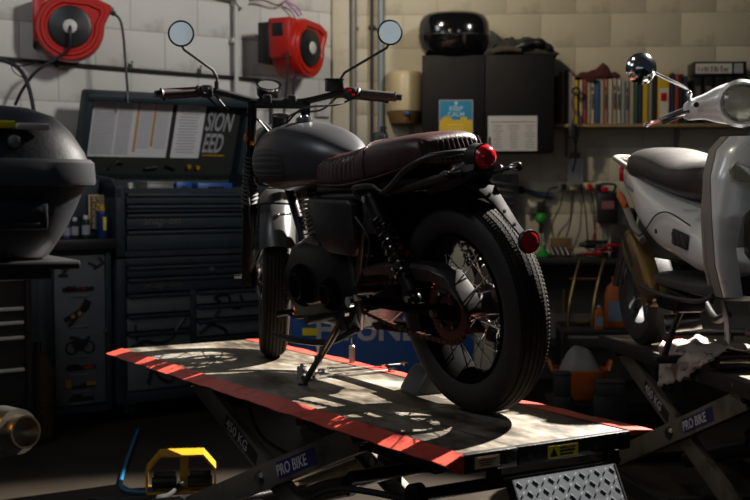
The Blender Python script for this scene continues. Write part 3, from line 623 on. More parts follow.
# maroon cloth / cap over the manuals
a_, zc = rw(577, 79, .14); b_, _ = rw(619, 79, .14)
cl = wthing('maroon_cloth', AR, a_, .2, zc+.004, 'crumpled maroon cap lying along the tops of the manuals', 'cap')
cwid = b_-a_
prof = [(0, .0), (.08, .03), (.25, .035), (.45, .05), (.62, .095), (.72, .07), (.8, .025), (.9, .035), (1, .01)]
def cf(u, v):
    h = lerp_table(prof, u)[1]; e = math.sin(PI*min(max(v, 0), 1))**.5
    return (u*cwid, .0+v*.14, .002+h*e+.010*noise.noise((u*9, v*5, 2))*e-.012*(v < .12)*(1 if .05 < u < .7 else 0))
MB().grid(cf, 40, 14, .008).build('cloth', MAROON, cl, angle=180)
MB().grid(lambda u, v: (cwid*(.05+.5*u), -.012-.012*math.sin(PI*u), .0-.035*v*math.sin(PI*u)+.01), 16, 4, .006).build('brim', MAROON, cl, angle=180)
# binders
bx = [(693, 9), (703, 10), (714, 10), (725, 10), (736, 11)]
for i, (px, pwid) in enumerate(bx):
    a_ = rw(px, 100, .2)[0]; b_ = rw(px+pwid, 100, .2)[0]; h = rw(px, 77, .2)[1]-sz
    e = wthing('binder', AR, a_, .22, sz, ['leftmost black lever arch binder under the lying file box', 'second black binder from the left in the binder row', 'middle black binder in the row behind the scooter headlight', 'fourth black binder behind the scooter headlight', 'rightmost black binder behind the scooter headlight'][i], 'binder', 'black binders')
    wd = b_-a_-.003
    MB().b2(0, .004, 0, .2, 0, h).b2(wd-.004, wd, 0, .2, 0, h).b2(0, wd, 0, .005, 0, h, .001).build('cover', BLK, e)
    MB().b2(.005, wd-.005, .01, .19, .004, h-.02).build('sheets', PAPG, e)
    MB().b2(wd*.2, wd*.8, -.002, 0, h*.35, h*.8).build('spine_label', mat('dim_label', '5a544c', .7), e)
a_, zf = rw(693, 76, .2); b_, zf2 = rw(746, 62, .2)
e = wthing('file_box', AR, a_, .22, zf+.002, 'file box with white lettered spine lying on top of the binders', 'file box')
MB().b2(0, b_-a_, 0, .2, 0, zf2-zf, .004).build('body', BLK, e)
MB().b2(.012, (b_-a_)*.72, -.003, 0, .012, zf2-zf-.012).build('spine_label', WHT, e)
MB().b2((b_-a_)*.76, (b_-a_)*.93, -.003, 0, .012, zf2-zf-.012).build('grey_label', PAPG, e)
mm = MB()
for i in range(10): mm.b2(.025+i*.02, .033+i*.02+.004*(i % 3), -.0045, -.0025, .022, .022+random.uniform(.02, .038))
mm.build('spine_print', txg, e)

# ------------------------------------------------------------------ things hung below the shelf
def hung(name, px, py, off, label, cat, grp=None):
    s_, z_ = rw(px, py, off); return wthing(name, AR, s_, off, z_, label, cat, grp)
t = hung('hanging_cable', 576, 88, .25, 'black cable and hook dangling past the shelf edge to the power strip', 'cable')
MB().tube([(0, 0, -.02), (-.02, 0, -.08), (-.01, -.01, -.17), (-.02, -.01, -.25), (.01, .05, -.4), (0, .15, -.52)], .006, 6).tube([(.0, 0, -.14), (.02, -.01, -.24), (0, .06, -.40)], .005, 6).build('cable', HOSE, t)
MB().lathe([(.016, -.006), (.028, -.006), (.028, .006), (.016, .006)], (0, 0, -.02), 'y', 18, closed=True).box((-.02, -.005, -.27), (.05, .03, .09), None, .01).build('hook', BLK, t)
t = hung('wall_socket_box', 575, 171, .03, 'white paper-fronted box fixed on the wall above the power strip', 'box')
MB().box((0, 0, 0), (.10, .05, .16), None, .006).build('body', PAPER, t); MB().box((0, -.01, .10), (.06, .04, .04), None, .005).build('cable_gland', BROWNB, t)
t = hung('power_strip', 580, 187, .04, 'cream power strip with plugs and trailing cords on the back wall', 'power strip')
MB().box((0, 0, 0), (.28, .05, .055), None, .008).build('body', CREAM, t)
for i, x in enumerate((-.11, -.055, .0, .055, .11)): MB().box((x, -.04, 0), (.032, .04, .04), None, .006).build('plug', [BLK, CREAM, BLK, REDP, BLK][i], t)
for pts in ([(-.11, -.05, 0), (-.13, -.06, -.12), (-.18, -.03, -.25), (-.15, -.02, -.4)], [(-.05, -.05, 0), (-.06, -.05, -.2), (-.10, -.03, -.36)], [(.0, -.05, 0), (.03, -.05, -.15), (.05, -.03, -.35)], [(.06, -.05, 0), (.09, -.05, -.16), (.10, -.03, -.34)], [(-.14, 0, 0), (-.2, -.02, -.02), (-.24, -.02, -.15), (-.25, -.01, -.38)]):
    MB().tube(pts, .0045, 6).build('cord', HOSE, t)
t = hung('battery_charger', 607, 208, .06, 'black battery charger with red terminals hung right of the power strip', 'charger')
MB().box((0, 0, 0), (.13, .08, .20), None, .012).build('body', BLK, t); MB().box((0, -.042, .02), (.08, .006, .05)).build('display', mat('dim_pink_display', '8a5a5e', .5), t)
MB().box((-.02, -.02, .12), (.05, .04, .03), None, .006).build('red_terminal', REDP, t); MB().tube([(-.04, 0, .1), (-.05, 0, .15), (.05, 0, .15), (.04, 0, .1)], .008, 6).build('handle', BLK, t)
MB().tube([(-.05, -.03, -.1), (-.09, -.03, -.2), (-.03, -.03, -.3)], .006, 6).build('lead', REDP, t)
t = hung('tool_rack', 510, 205, .10, 'black wall rack of hanging spanners behind the tyre', 'tool rack')
MB().b2(-.11, .05, .0, .02, -.26, .20).build('panel', BLK, t)
for i in range(9): MB().box((-.05, -.012, .14-i*.042), (.14, .012, .012), Matrix.Rotation(rad(8), 3, 'Y'), .003).build('spanner', STEEL, t)
MB().b2(.0, .04, -.05, 0, .12, .2).build('bracket', BLK, t)
t = hung('brush', 537, 193, .04, 'blue-handled brush hanging horizontally on the back wall', 'brush')
MB().tube([(-.09, 0, .02), (0, 0, -.005), (.10, 0, -.02)], lambda u: .013+.006*u, 8).build('handle', mat('faded_blue', '2a3d5c', .5), t); MB().box((-.11, 0, .02), (.05, .03, .05), None, .006).build('bristles', INK, t)
t = hung('cable_tie_bag', 536, 207, .04, 'clear crumpled bag of fixings hung below the blue brush', 'bag')
MB().grid(lambda u, v: (-.06+u*.12, -.03*math.sin(PI*u)*math.sin(PI*v)-.01*noise.noise((u*5, v*5, 0)), -.05+v*.1), 12, 10, .006).build('bag', SILD, t, angle=180)
MB().box((.03, -.03, 0), (.05, .03, .07), None, .01).build('dark_insert', INK, t)
t = hung('green_tape_roll', 541, 218, .06, 'bright green ball-shaped pump bulb hanging above the bench', 'bulb')
MB().ball((0, 0, 0), .038, 20, (1, .9, 1.05)).build('bulb', GREENP, t); MB().cyl((0, 0, -.035), (0, 0, -.10), .014).cyl((0, .0, .035), (0, .06, .05), .006).build('stem', BLK, t)
zbt = rw(560, 258, .5)[1]
# workbench
x0b = rw(497, 255, .5)[0]; wbx = wthing('workbench', AR, x0b, .55, 0, 'dark workbench against the back wall behind the rear wheel', 'workbench')
MB().b2(0, 2.2, 0, .55, zbt-.04, zbt, .004).build('worktop', BLK, wbx)
for x in (0, 1.05, 2.14): MB().b2(x, x+.06, .02, .08, 0, zbt-.04).b2(x, x+.06, .45, .51, 0, zbt-.04).build('leg', BLK, wbx)
MB().b2(.03, 2.17, .06, .5, .25, .275).build('lower_shelf', BLK, wbx); MB().b2(.03, 2.17, .1, .12, zbt-.20, zbt-.04).build('apron', CABB, wbx)
def onb(name, px, off, label, cat, grp=None): return wthing(name, AR, rw(px, 250, off)[0], off, zbt, label, cat, grp)
t = onb('green_funnel', 543, .33, 'green plastic cap and base standing on the bench below the green bulb', 'funnel')
MB().lathe([(.045, 0), (.045, .012), (.028, .03), (.014, .05), (.014, .07)], (0, 0, 0), 'z', 20).build('cone', GREENP, t); MB().lathe([(.047, .0), (.051, 0), (.051, .008), (.047, .008)], (0, 0, 0), 'z', 20, closed=True).build('rim', GREENP, t)
t = onb('cardboard_box', 561, .18, 'small cardboard carton at the back of the bench', 'carton'); MB().box((0, 0, .055), (.13, .10, .11), None, .003).build('body', BROWNB, t); MB().box((0, 0, .113), (.13, .03, .002)).build('tape', CREAM, t)
for i, px in enumerate((554, 559, 564, 569)):
    t = onb('socket_bit', px, .42, ['leftmost', 'second', 'third', 'rightmost'][i]+' of the four slanting steel sockets on the bench', 'socket', 'steel sockets on the bench')
    MB().cyl((0, 0, .012), (-.02, .02, .06), .011, .013, 12).build('barrel', STEEL, t); MB().cyl((-.02, .02, .06), (-.022, .022, .065), .008, None, 12).build('drive', INK, t)
for i, (px, o_, a_, lab) in enumerate(((583, .40, 20, 'red-handled pliers lying left on the bench'), (595, .35, -30, 'red-handled pliers crossing behind the others on the bench'), (604, .42, 10, 'red-handled cutters at the right of the pliers heap'))):
    t = onb('pliers', px, o_, lab, 'pliers', 'red pliers on the bench'); t.location.z += .028*i; t.rotation_euler = (0, 0, AR+rad(a_))
    for sg in (-1, 1): MB().tube([(0, 0, .015), (.04, .015*sg, .02), (.11, .022*sg, .016)], .010, 8).build('handle', REDP, t)
    MB().box((-.02, 0, .014), (.06, .022, .018), None, .005).cyl((0, 0, 0), (0, 0, .028), .014).build('jaws', STEEL, t)
t = onb('black_case', 622, .3, 'plain black box standing at the right of the bench', 'case'); MB().box((0, 0, .10), (.13, .12, .20), None, .006).build('body', BLK, t); MB().box((0, -.062, .15), (.05, .006, .02)).build('latch', BLK, t)
t = onb('drill', 598, .2, 'dark cordless drill lying behind the pliers on the bench', 'drill'); MB().cyl((-.08, 0, .07), (.06, 0, .07), .03, .026).cyl((-.12, 0, .07), (-.08, 0, .07), .012, .022).build('body', BLK, t); MB().box((.03, 0, .03), (.03, .03, .07), None, .006).build('grip', REDP, t); MB().box((.03, 0, .01), (.07, .05, .02), None, .004).build('battery', BLK, t)

# ------------------------------------------------------------------ low trolley with fluids in front of the bench
Yt = 6.3
q = at(572, 330, Yt); tzz = q.z
tr = empty('low_trolley', (q.x-.05, Yt, 0), AR, 'low black trolley shelf carrying fluid jugs behind the second lift', 'trolley')
MB().b2(0, .62, 0, .42, tzz-.03, tzz, .004).build('top_shelf', BLK, tr); MB().b2(0, .62, 0, .42, .10, .13, .004).build('lower_shelf', BLK, tr)
for x in (0, .59):
    for y in (0, .39): MB().b2(x, x+.03, y, y+.03, .02, tzz-.02).cyl((x+.002, y+.015, .025), (x+.028, y+.015, .025), .025).build('leg', BLK, tr)
def jug(px, w_, h, body, capm, label, nm='fluid_jug', hnd=True, y=.14):
    p = at(px, 330, Yt+y); t = empty(nm, (p.x, Yt+y, tzz), AR, label, 'bottle')
    hx = w_/2
    MB().loft([rr(hx*.9, hx*.55, 0), rr(hx, hx*.62, .01), rr(hx, hx*.62, h*.66), rr(hx*.8, hx*.55, h*.80), rr(hx*.35, hx*.35, h*.9), rr(hx*.33, hx*.33, h*.93)]).build('body', body, t)
    MB().cyl((0, 0, h*.93), (0, 0, h), hx*.42).build('cap', capm, t)
    MB().box((0, -hx*.64, h*.33), (hx*1.5, .004, h*.4)).build('label', mat('pale_blue_label', '7d93a8', .6), t)
    if hnd: MB().tube([(hx*.3, 0, h*.88), (hx*.85, 0, h*.86), (hx*.95, 0, h*.66)], .012, 8).build('handle', body, t)
    return t
t = jug(616, .125, .27, ORANGE, ORANGE, 'large orange fluid jug with pale label on the low trolley')
t = jug(599, .05, .125, ORANGE, WHT, 'small orange bottle with white cap left of the large jug', hnd=False, y=.04)
t = empty('green_bottle', (at(630, 330, Yt+.02).x, Yt+.02, tzz), AR, 'slim green bottle with painted bright highlight right of the orange jug', 'bottle')
MB().lathe([(.001, 0), (.016, 0), (.018, .006), (.018, .14), (.009, .17), (.009, .19), (.001, .19)], (0, 0, 0), 'z', 20).build('body', GREENP, t); MB().cyl((0, 0, .185), (0, 0, .205), .011).build('cap', WHT, t); MB().lathe([(.0185, .06), (.0185, .135)], (0, 0, 0), 'z', 20).build('label', WHT, t)  # white band paints the bright highlight onto the bottle
# rusty stand (paddock stand frame)
p = at(588, 330, Yt+.2)
t = empty('metal_stand', (p.x, Yt+.22, tzz), AR, 'tarnished metal frame stand left of the fluid jugs', 'stand')
for x in (-.08, .05): MB().tube([(x-.03, -.05, .002), (x-.02, -.04, .12), (x+.01, 0, .25), (x+.04, 0, .36)], .010, 8).build('upright', BRONZ, t)
MB().tube([(-.10, 0, .25), (.06, 0, .25)], .009, 8, False).tube([(-.13, -.04, .09), (-.13, -.04, .20)], .008, 8, False).build('crossbar', BRONZ, t)
MB().tube([(-.06, 0, .013), (.1, 0, .025), (.22, -.02, .06)], .012, 8).build('foot', BRONZ, t)
# orange bag below
p = at(580, 372, 6.1)
t = empty('orange_tub', (p.x, 6.1, 0), AR, 'orange tub stuffed with grey-white bag under the trolley', 'tub')
bz = p.z-.13
hb = lambda k, z: [(x, y, z) for x, y in sell(0, 0, .135*k, .11*k, 2.4, 28)]
MB().loft([hb(.75, bz), hb(.8, bz+.01), hb(1.0, bz+.12), hb(1.06, bz+.14), hb(1.06, bz+.15), hb(.98, bz+.15), hb(.78, bz+.02)], cap=False).build('tub', ORANGE, t)
for sg in (-1, 1): MB().tube([(sg*.14, -.04, bz+.14), (sg*.155, -.02, bz+.18), (sg*.155, .03, bz+.18), (sg*.14, .05, bz+.14)], .010, 8).build('handle', ORANGE, t)
MB().grid(lambda u, v: (-.12+u*.24, -.09+v*.18, bz+.06+.19*math.sin(PI*u)**.6*math.sin(PI*v)**.5+.025*noise.noise((u*4, v*4, 7))), 22, 16, .008).build('bag', mat('dull_white_bag', '8f8d88', .6, 0, .2, 8, .5, 30), t, angle=180)
st = empty('storage_crate', (p.x-.17, 6.05, 0), AR, 'black crate platform supporting the orange tub', 'crate')
MB().b2(0, .36, -.12, .2, bz-.03, bz, .004).b2(0, .36, -.12, -.10, .05, bz-.08).b2(0, .02, -.12, .2, 0, bz-.02).b2(.34, .36, -.12, .2, 0, bz-.02).build('body', BLK, st)
for i, (dx, hh_, m_, lab) in enumerate(((-.13, .10, SCLOW, 'dark narrow container left of the orange tub'), (.10, .06, SCLOW, 'low dark grey box in front of the orange tub'))):
    t = empty('container', (p.x+dx, 5.85, .0), AR, lab, 'container')
    zb2 = at(580, 395, 5.85).z
    MB().b2(-.04-.03*i, .04+.03*i, -.04, .04, zb2, zb2+hh_, .006).build('body', m_, t)
    MB().b2(-.043-.03*i, .043+.03*i, -.043, .043, zb2+hh_, zb2+hh_+.015, .005).build('lid', m_, t)
    MB().b2(-.05-.03*i, .05+.03*i, -.05, .05, 0, zb2, .004).build('plinth', BLK, t)
# blue HYUNDAI branded casing behind the first lift
hy = empty('blue_generator', (at(291, 340, 5.75).x, 5.75, 0), 0, 'blue machine casing lettered HYUNDAI behind the red lift edge', 'generator')
ztp, zbt2 = at(300, 312, 5.75).z, at(300, 372, 5.75).z
MB().b2(0, .88, 0, .4, zbt2-.08, ztp, .015).build('casing', BLUEP, hy)
MB().b2(.02, .86, .02, .38, .10, zbt2-.09, .01).build('lower_casing', BLK, hy)
for x in (.12, .76):
    for y in (.02, .30): MB().cyl((x, y, .08), (x, y+.08, .08), .08).cyl((x, y-.004, .08), (x, y, .08), .03).build('wheel', BLK, hy)
MB().box((.09, -.004, (ztp+zbt2)/2+.05), (.07, .006, .035)).build('yellow_label', YELS, hy)
text('brand_lettering', 'HYUNDAI', .150, TEXTW, hy, (at(315, 340, 5.75).x-hy.location.x+.0, -.002, at(340, 346, 5.75).z+.03), (PI/2, 0, 0), 0, .001, .98, 'LEFT', .004)
MB().tube([(.04, -.01, ztp-.02), (.02, -.08, ztp+.02), (.10, -.10, ztp+.05)], .010, 8).build('yellow_strap', YEL, hy)

# ================================================================== LIFTS
def scissor(t, xs, ypiv, lab):
    # arm A: top far -> bottom near ; arm B: top near -> bottom far
    zc, hz, hy_ = .306, .235, .60
    for k, x in enumerate(xs):
        sg = 1 if k == 0 else -1
        for nm, y0, z0, y1, z1, xx in (('scissor_arm', ypiv+hy_, zc+hz, ypiv-hy_, zc-hz, x+sg*.035), ('scissor_arm', ypiv-hy_, zc+hz, ypiv+hy_, zc-hz, x)):
            d = V((0, y1-y0, z1-z0)); L_ = d.length; ang = math.atan2(d.z, d.y)
            R = Matrix.Rotation(ang, 3, 'X'); c_ = V((xx, (y0+y1)/2, (z0+z1)/2))
            m = MB(); m.box(c_, (.007, L_, .080), R, .002)
            up = R @ V((0, 0, 1))
            m.box(c_+up*.037+V((.012*sg, 0, 0)), (.028, L_, .006), R, .002).box(c_-up*.037+V((.012*sg, 0, 0)), (.028, L_, .006), R, .002)
            a = m.build(nm, LIFTG, t)
            for y_, z_ in ((y0, z0), (y1, z1)): MB().cyl((xx-.012*sg, y_, z_), (xx+.03*sg, y_, z_), .016, None, 14).build('pin', BMET, a)
            if k == 0:
                f = (y0 > ypiv)
                Rm = lambda an: (Matrix(((0, 0, -1), (-1, 0, 0), (0, 1, 0))) @ Matrix.Rotation(an, 3, 'Z')).to_euler()
                sl_ = math.atan2(hz, hy_)
                if f:
                    o_ = V((xx-.0045, ypiv+.33, zc+.33*hz/hy_)); Rt = Rm(-sl_)
                    MB().box(o_+V((.001, -.115, -.045)), (.002, .26, .046), Matrix.Rotation(sl_, 3, 'X')).build('label_plate', INK, a)
                    text('load_rating', '450 KG', .052, TEXTW, a, o_+V((-.0008, 0, -.018)), Rt, 0, .0004, 1.05, 'LEFT', .0006)
                else:
                    o_ = V((xx-.0045, ypiv-.12, zc+.12*hz/hy_)); Rt = Rm(sl_)
                    MB().box(o_+V((.001, -.125, .048)), (.002, .265, .052), Matrix.Rotation(-sl_, 3, 'X')).build('label_plate', NAVY, a)
                    text('maker_lettering', 'PRO BIKE', .050, TEXTW, a, o_+V((-.0008, -.004, -.017)), Rt, 0, .0004, 1.0, 'LEFT', .0008)
        MB().cyl((x-.018*sg, ypiv, zc), (x+.05*sg, ypiv, zc), .018, None, 6).cyl((x-.006*sg, ypiv, zc), (x-.004*sg, ypiv, zc), .026, None, 18).build('pivot_bolt', STEEL, t)
    for y, z in ((ypiv-hy_+.05, zc+hz-.02), (ypiv+hy_-.05, zc-hz+.02), (ypiv-hy_+.03, zc-hz), (ypiv+hy_-.03, zc+hz)):
        MB().cyl((xs[0], y, z), (xs[1], y, z), .016, None, 14).build('cross_tube', BMET, t)
    # base frame on the floor
    x0, x1 = xs[0]-.04, xs[1]+.04
    for x in (x0, x1): MB().b2(x-.02, x+.02, ypiv-.85, ypiv+.85, .0, .055, .004).build('base_rail', BLK, t)
    for y in (ypiv-.83, ypiv, ypiv+.83): MB().b2(x0, x1, y-.03, y+.03, .0, .05, .004).build('base_cross_member', BLK, t)
    MB().cyl((.30, ypiv+.45, .09), (.30, ypiv-.12, .27), .035, None, 18).build('hydraulic_cylinder', BLK, t)
    MB().cyl((.30, ypiv-.12, .27), (.30, ypiv-.42, .38), .016, None, 14).build('piston_rod', CHR, t)
    MB().cyl((.12, ypiv-.42, .38), (.48, ypiv-.42, .38), .02, None, 14).build('lift_bar', BMET, t)
def lift_deck(t, w_, y0, y1, z, seam, stk=True, lips=True):
    MB().b2(0, w_, y0, y1, z-.006, z, .001).build('deck_plate', DECK, t)
    MB().b2(0, .012, y0, y1, z-.045, z-.006).b2(w_-.012, w_, y0, y1, z-.045, z-.006).b2(.0, w_, y1-.01, y1, z-.045, z-.006).b2(.15, .17, y0+.02, y1, z-.04, z-.006).b2(w_-.17, w_-.15, y0+.02, y1, z-.04, z-.006).build('deck_frame', LIFTB, t)
    a = MB().b2(-.002, seam-.003, y0-.004, y0+.02, z-.047, z+.0008, .002).build('front_edge_plate', LIFTB, t)
    b = MB().b2(seam+.003, w_+.002, y0-.002, y0+.02, z-.047, z+.0008, .002).build('front_edge_plate', LIFTB, t)
    MB().b2(seam-.002, seam+.002, y0, y0+.55, z-.004, z+.0006).b2(seam, w_, y0+.548, y0+.552, z-.004, z+.0006).build('panel_joint', INK, t)
    for x in (seam-.03, seam+.04, w_-.12): MB().cyl((x, y0-.006, z-.026), (x, y0+.0, z-.026), .007, None, 12).build('bolt_hole', STEEL, t)
    if lips:
        for sg, x, nm in ((-1, 0, 'side_lip'), (1, w_, 'side_lip')):
            n = 60
            def f(u, v, sg=sg, x=x):
                yy_ = y0+(y1-y0)*u-.006*v*0; q = v
                wv = .0012*math.sin(u*47)+.0010*math.sin(u*101)
                tip = .045*v if u > .999 else 0
                return (x+sg*(.002+.068*q), yy_-(.02*q if u < .001 else 0), z+.0015-(.017 if sg < 0 else .004)*q+wv*q)
            m = MB(); m.grid(f, n, 3, .003)
            lp = m.build(nm, REDD, t)
            MB().prism([(0, -.0), (0, -.046), (.012, -.046), (.068, -.017), (.068, -.012)] if sg < 0 else [(0, 0), (0, -.012), (.068, -.010), (.068, -.002)], y0-.003, y0+.002, lambda a_, b_, c_: (x+sg*(a_), c_, z+b_*1.0)).build('lip_end', REDD, t)
LIFT_Z = .6
l1 = empty('motorcycle_lift', (.215, 2.885, 0), rad(32.3), 'near motorcycle lift with red lips carrying the dark motorcycle', 'lift', 'scissor motorcycle lifts')
lift_deck(l1, .545, 0, 2.31, LIFT_Z, .165)
scissor(l1, (.035, .51), 1.15, True)
mm = MB(); mm.b2(.03, .105, -.006, -.003, LIFT_Z-.038, LIFT_Z-.008).build('cream_sticker', mat('cream_sticker', 'cdbd8c', .6, 0, .1), l1)
mm = MB()
for i in range(4): mm.b2(.036+.003*i, .098-.006*i, -.0075, -.005, LIFT_Z-.014-i*.006, LIFT_Z-.011-i*.006)
mm.build('sticker_print', mat('reddish_print', '7a4a3a', .7), l1)
MB().b2(.262, .362, -.0045, -.001, LIFT_Z-.041, LIFT_Z-.009).build('warning_sticker', YELS, l1)
MB().prism([(.268, -.036), (.292, -.036), (.280, -.014)], -.006, -.004, lambda a, b, c_: (a, c_, LIFT_Z+b)).b2(.30, .352, -.006, -.004, LIFT_Z-.018, LIFT_Z-.013).b2(.30, .35, -.006, -.004, LIFT_Z-.027, LIFT_Z-.022).b2(.30, .345, -.006, -.004, LIFT_Z-.036, LIFT_Z-.031).build('warning_print', INK, l1)
# loading ramp hanging from the deck end
RM = Matrix.Translation((.128, -.03, LIFT_Z-.072)) @ Matrix.Rotation(rad(62), 4, 'X')
CHK = mat('checker_plate_steel', '73797f', .45, .4, .2, 14, .15, 80, '5a5c5e', .3, 6)
rm = MB(RM).b2(0, .335, -.75, 0, -.004, 0).build('ramp_plate', CHK, l1)
mm = MB(RM); i = 0
for a in range(30):
    for b in range(13):
        x = .016+b*.0255; y = -.014-a*.0255
        s_ = 1 if (a+b) % 2 else -1
        mm.box((x, y, .0008), (.018, .0044, .0014), Matrix.Rotation(rad(45*s_), 3, 'Z'), .0008)
o = mm.build('raised_tread', CHK, rm); o['kind'] = 'stuff'
MB(RM).b2(-.004, .0, -.75, 0, -.03, .001).b2(.335, .339, -.75, 0, -.03, .001).build('ramp_flange', LIFTB, rm)
MB().cyl((.08, -.012, LIFT_Z-.068), (.50, -.012, LIFT_Z-.068), .006, None, 12).b2(.09, .10, -.02, .03, LIFT_Z-.08, LIFT_Z-.04).b2(.48, .49, -.02, .03, LIFT_Z-.08, LIFT_Z-.04).build('ramp_hinge', BMET, l1)
# roller and cross bar below the deck near the camera
MB().cyl((-.05, .16, .47), (.56, .16, .47), .017, None, 16).build('jack_bar', BLK, l1)
MB().cyl((-.045, .16, .47), (-.015, .16, .47), .032, None, 22).cyl((-.05, .16, .47), (-.045, .16, .47), .018, None, 16).build('roller', BMET, l1)
MB().tube([(.06, .25, .42), (.06, .7, .36), (.1, 1.0, .22), (.3, 1.1, .12)], .010, 8).build('hydraulic_hose', HOSE, l1)
MB().tube([(.10, .5, .53), (.10, .9, .40), (.12, 1.3, .40), (.2, 1.6, .5)], .007, 8).build('air_line', HOSE, l1)
MB().b2(.09, .12, .25, .95, .49, .525, .003).b2(.45, .48, .25, .95, .49, .525, .003).build('slide_channel', BMET, l1)
L1 = l1.location; A1 = rad(32.3)
def lp(x, y, z=LIFT_Z): return V((L1.x+x*math.cos(A1)-y*math.sin(A1), L1.y+x*math.sin(A1)+y*math.cos(A1), z))
def lq(px, py): 
    p = on_z(px, py, LIFT_Z); return p

# things on the deck of the first lift
def spanner(name, pa, pb, r, label, ends=('open', 'ring'), m=CHR):
    pa, pb = V(pa), V(pb); d = pb-pa; L_ = d.length; ang = math.atan2(d.y, d.x)
    t = empty(name, (pa.x, pa.y, LIFT_Z+.0008), ang, label, 'spanner', 'chrome tools on the lift deck')
    MB().loft([[(x, y*1.0, z) for y, z in [(-r, .004), (-r*.7, .002), (r*.7, .002), (r, .004), (r, .009), (r*.7, .011), (-r*.7, .011), (-r, .009)]] for x in (r*3, L_-r*3)]).build('shaft', m, t)
    for k, x in enumerate((0, L_)):
        sg = 1 if k == 0 else -1
        if ends[k] == 'ring': MB().lathe([(r*1.3, .001), (r*2.3, .001), (r*2.5, .007), (r*2.3, .013), (r*1.3, .013)], (x, 0, .0), 'z', 20, closed=True).build('ring_head', m, t)
        elif ends[k] == 'open':
            pts = [(r*3.5*sg, -r), (r*2*sg, -r*2.4), (-r*1.6*sg, -r*2.3), (-r*1.9*sg, -r*1.1), (r*.6*sg, -r*1.0), (r*.9*sg, 0), (r*.6*sg, r*1.0), (-r*1.9*sg, r*1.1), (-r*1.6*sg, r*2.3), (r*2*sg, r*2.4), (r*3.5*sg, r)]
            MB().prism(pts, .001, .012, lambda a, b, c_: (x+a, b, c_)).build('open_head', m, t)
    return t
spanner('spanner', lq(306, 380), lq(392, 372), .007, 'long chrome spanner nearest the camera on the lift deck')
spanner('spanner', lq(322, 373), lq(404, 366), .0065, 'chrome ring spanner lying just behind the nearest one', ('ring', 'ring'))
spanner('spanner', lq(330, 371), lq(386, 368), .005, 'shorter thin chrome spanner farthest from the camera', ('open', 'open'))
pa, pb = lq(302, 375), lq(326, 383)
t = empty('ratchet', pa, math.atan2((pb-pa).y, (pb-pa).x), 'short chrome ratchet with round head by the kickstand foot', 'ratchet', 'chrome tools on the lift deck')
MB().cyl((0, 0, .001), (0, 0, .03), .018, None, 22).build('head', CHR, t); MB().cyl((0, 0, .03), (0, 0, .04), .007, None, 8).build('drive', STEEL, t); MB().cyl((.015, 0, .014), (.06, 0, .013), .006).cyl((.06, 0, .013), (.13, 0, .012), .010, .009).build('handle', CHR, t)
pa = lq(318, 363)
t = empty('extension_bar', pa, 0, 'upright chrome extension bar standing in a black socket behind the kickstand', 'socket tool', 'upright socket tools')
MB().cyl((0, 0, 0), (0, 0, .028), .015, .013, 20).build('socket', BLK, t); MB().cyl((0, 0, .028), (0, 0, .075), .006, None, 12).cyl((0, 0, .055), (0, 0, .07), .009, None, 14).cyl((0, 0, .075), (0, 0, .09), .008, None, 14).build('bar', CHR, t)
pa = lq(352, 363)
t = empty('spark_plug_socket', pa, 0, 'upright slim steel deep socket near the red far lip, below the blue casing', 'socket tool', 'upright socket tools')
MB().cyl((0, 0, 0), (0, 0, .062), .011, None, 18).cyl((0, 0, .062), (0, 0, .066), .011, .008, 18).build('barrel', STEEL, t); MB().cyl((0, 0, .066), (0, 0, .095), .004, .003, 10).build('tip', CHR, t)
# chock
pa = lq(414, 394)
pa = lq(424, 391); t = empty('wheel_chock', pa, A1+rad(-8), 'dark grey rounded plastic wheel chock in front of the rear tyre', 'chock')
CH = mat('chock_grey_plastic', '4a4c4d', .38, 0, .1, 10, .15, 100)
sec = [(-.075, 0), (-.073, .012), (-.030, .070), (-.016, .084), (.0, .090), (.024, .085), (.04, .07), (.062, .028), (.078, .008), (.08, 0)]
rings = []
for y_, k in ((-.065, .80), (-.062, .90), (-.052, .97), (-.03, 1), (.03, 1), (.052, .97), (.062, .90), (.065, .80)): rings.append([(a*k*.80, y_, b*k*.95) for a, b in sec])
MB().loft(rings).build('body', CH, t)
MB().b2(-.05, .05, -.05, .05, 0, .004).build('rubber_base', BLK, t)

# ------------------------------------------------------------------ second lift
l2 = empty('motorcycle_lift', (1.12, 4.6, 0), rad(10), 'far motorcycle lift on the right carrying the silver scooter', 'lift', 'scissor motorcycle lifts')
lift_deck(l2, .61, -1.15, .70, LIFT_Z, .165, lips=False)
scissor(l2, (.02, .575), 0, True)
MB().b2(-.012, .0, -1.15, .70, LIFT_Z-.05, LIFT_Z+.004, .002).b2(.61, .622, -1.15, .70, LIFT_Z-.05, LIFT_Z+.004, .002).build('deck_rim', LIFTB, l2)
MB().b2(.622, .69, -1.15, .70, LIFT_Z-.002, LIFT_Z+.002).build('side_lip', REDD, l2)
p = on_z(640, 336.5, LIFT_Z+.02); p2 = on_z(682, 336.5, LIFT_Z+.02)
t = empty('red_bar', (p.x, p.y, LIFT_Z), 0, 'thin flat red steel bar lying across the far lift deck behind the rag', 'bar')
MB().b2(0, p2.x-p.x, -.02, .02, 0, .022, .003).build('bar', REDD, t); MB().b2(.0, (p2.x-p.x)*.9, -.024, -.019, .002, .010).build('blue_edge', mat('dim_blue_tape', '25406e', .5), t)
# wheel clamp block under the rag
cw = at(712, 360, 4.42)
t = empty('wheel_clamp', (1.30, 4.30, LIFT_Z+.003), rad(10), 'black padded wheel clamp with red end on the far lift, under the rag', 'clamp')
MB().b2(-.10, .30, -.05, .03, 0, .055, .012).build('pad', SCLOW, t); MB().b2(.06, .36, -.075, -.05, .02, .052, .006).build('red_jaw', REDD, t); MB().cyl((.10, -.06, .03), (-.10, -.06, .03), .010).build('screw', STEEL, t)
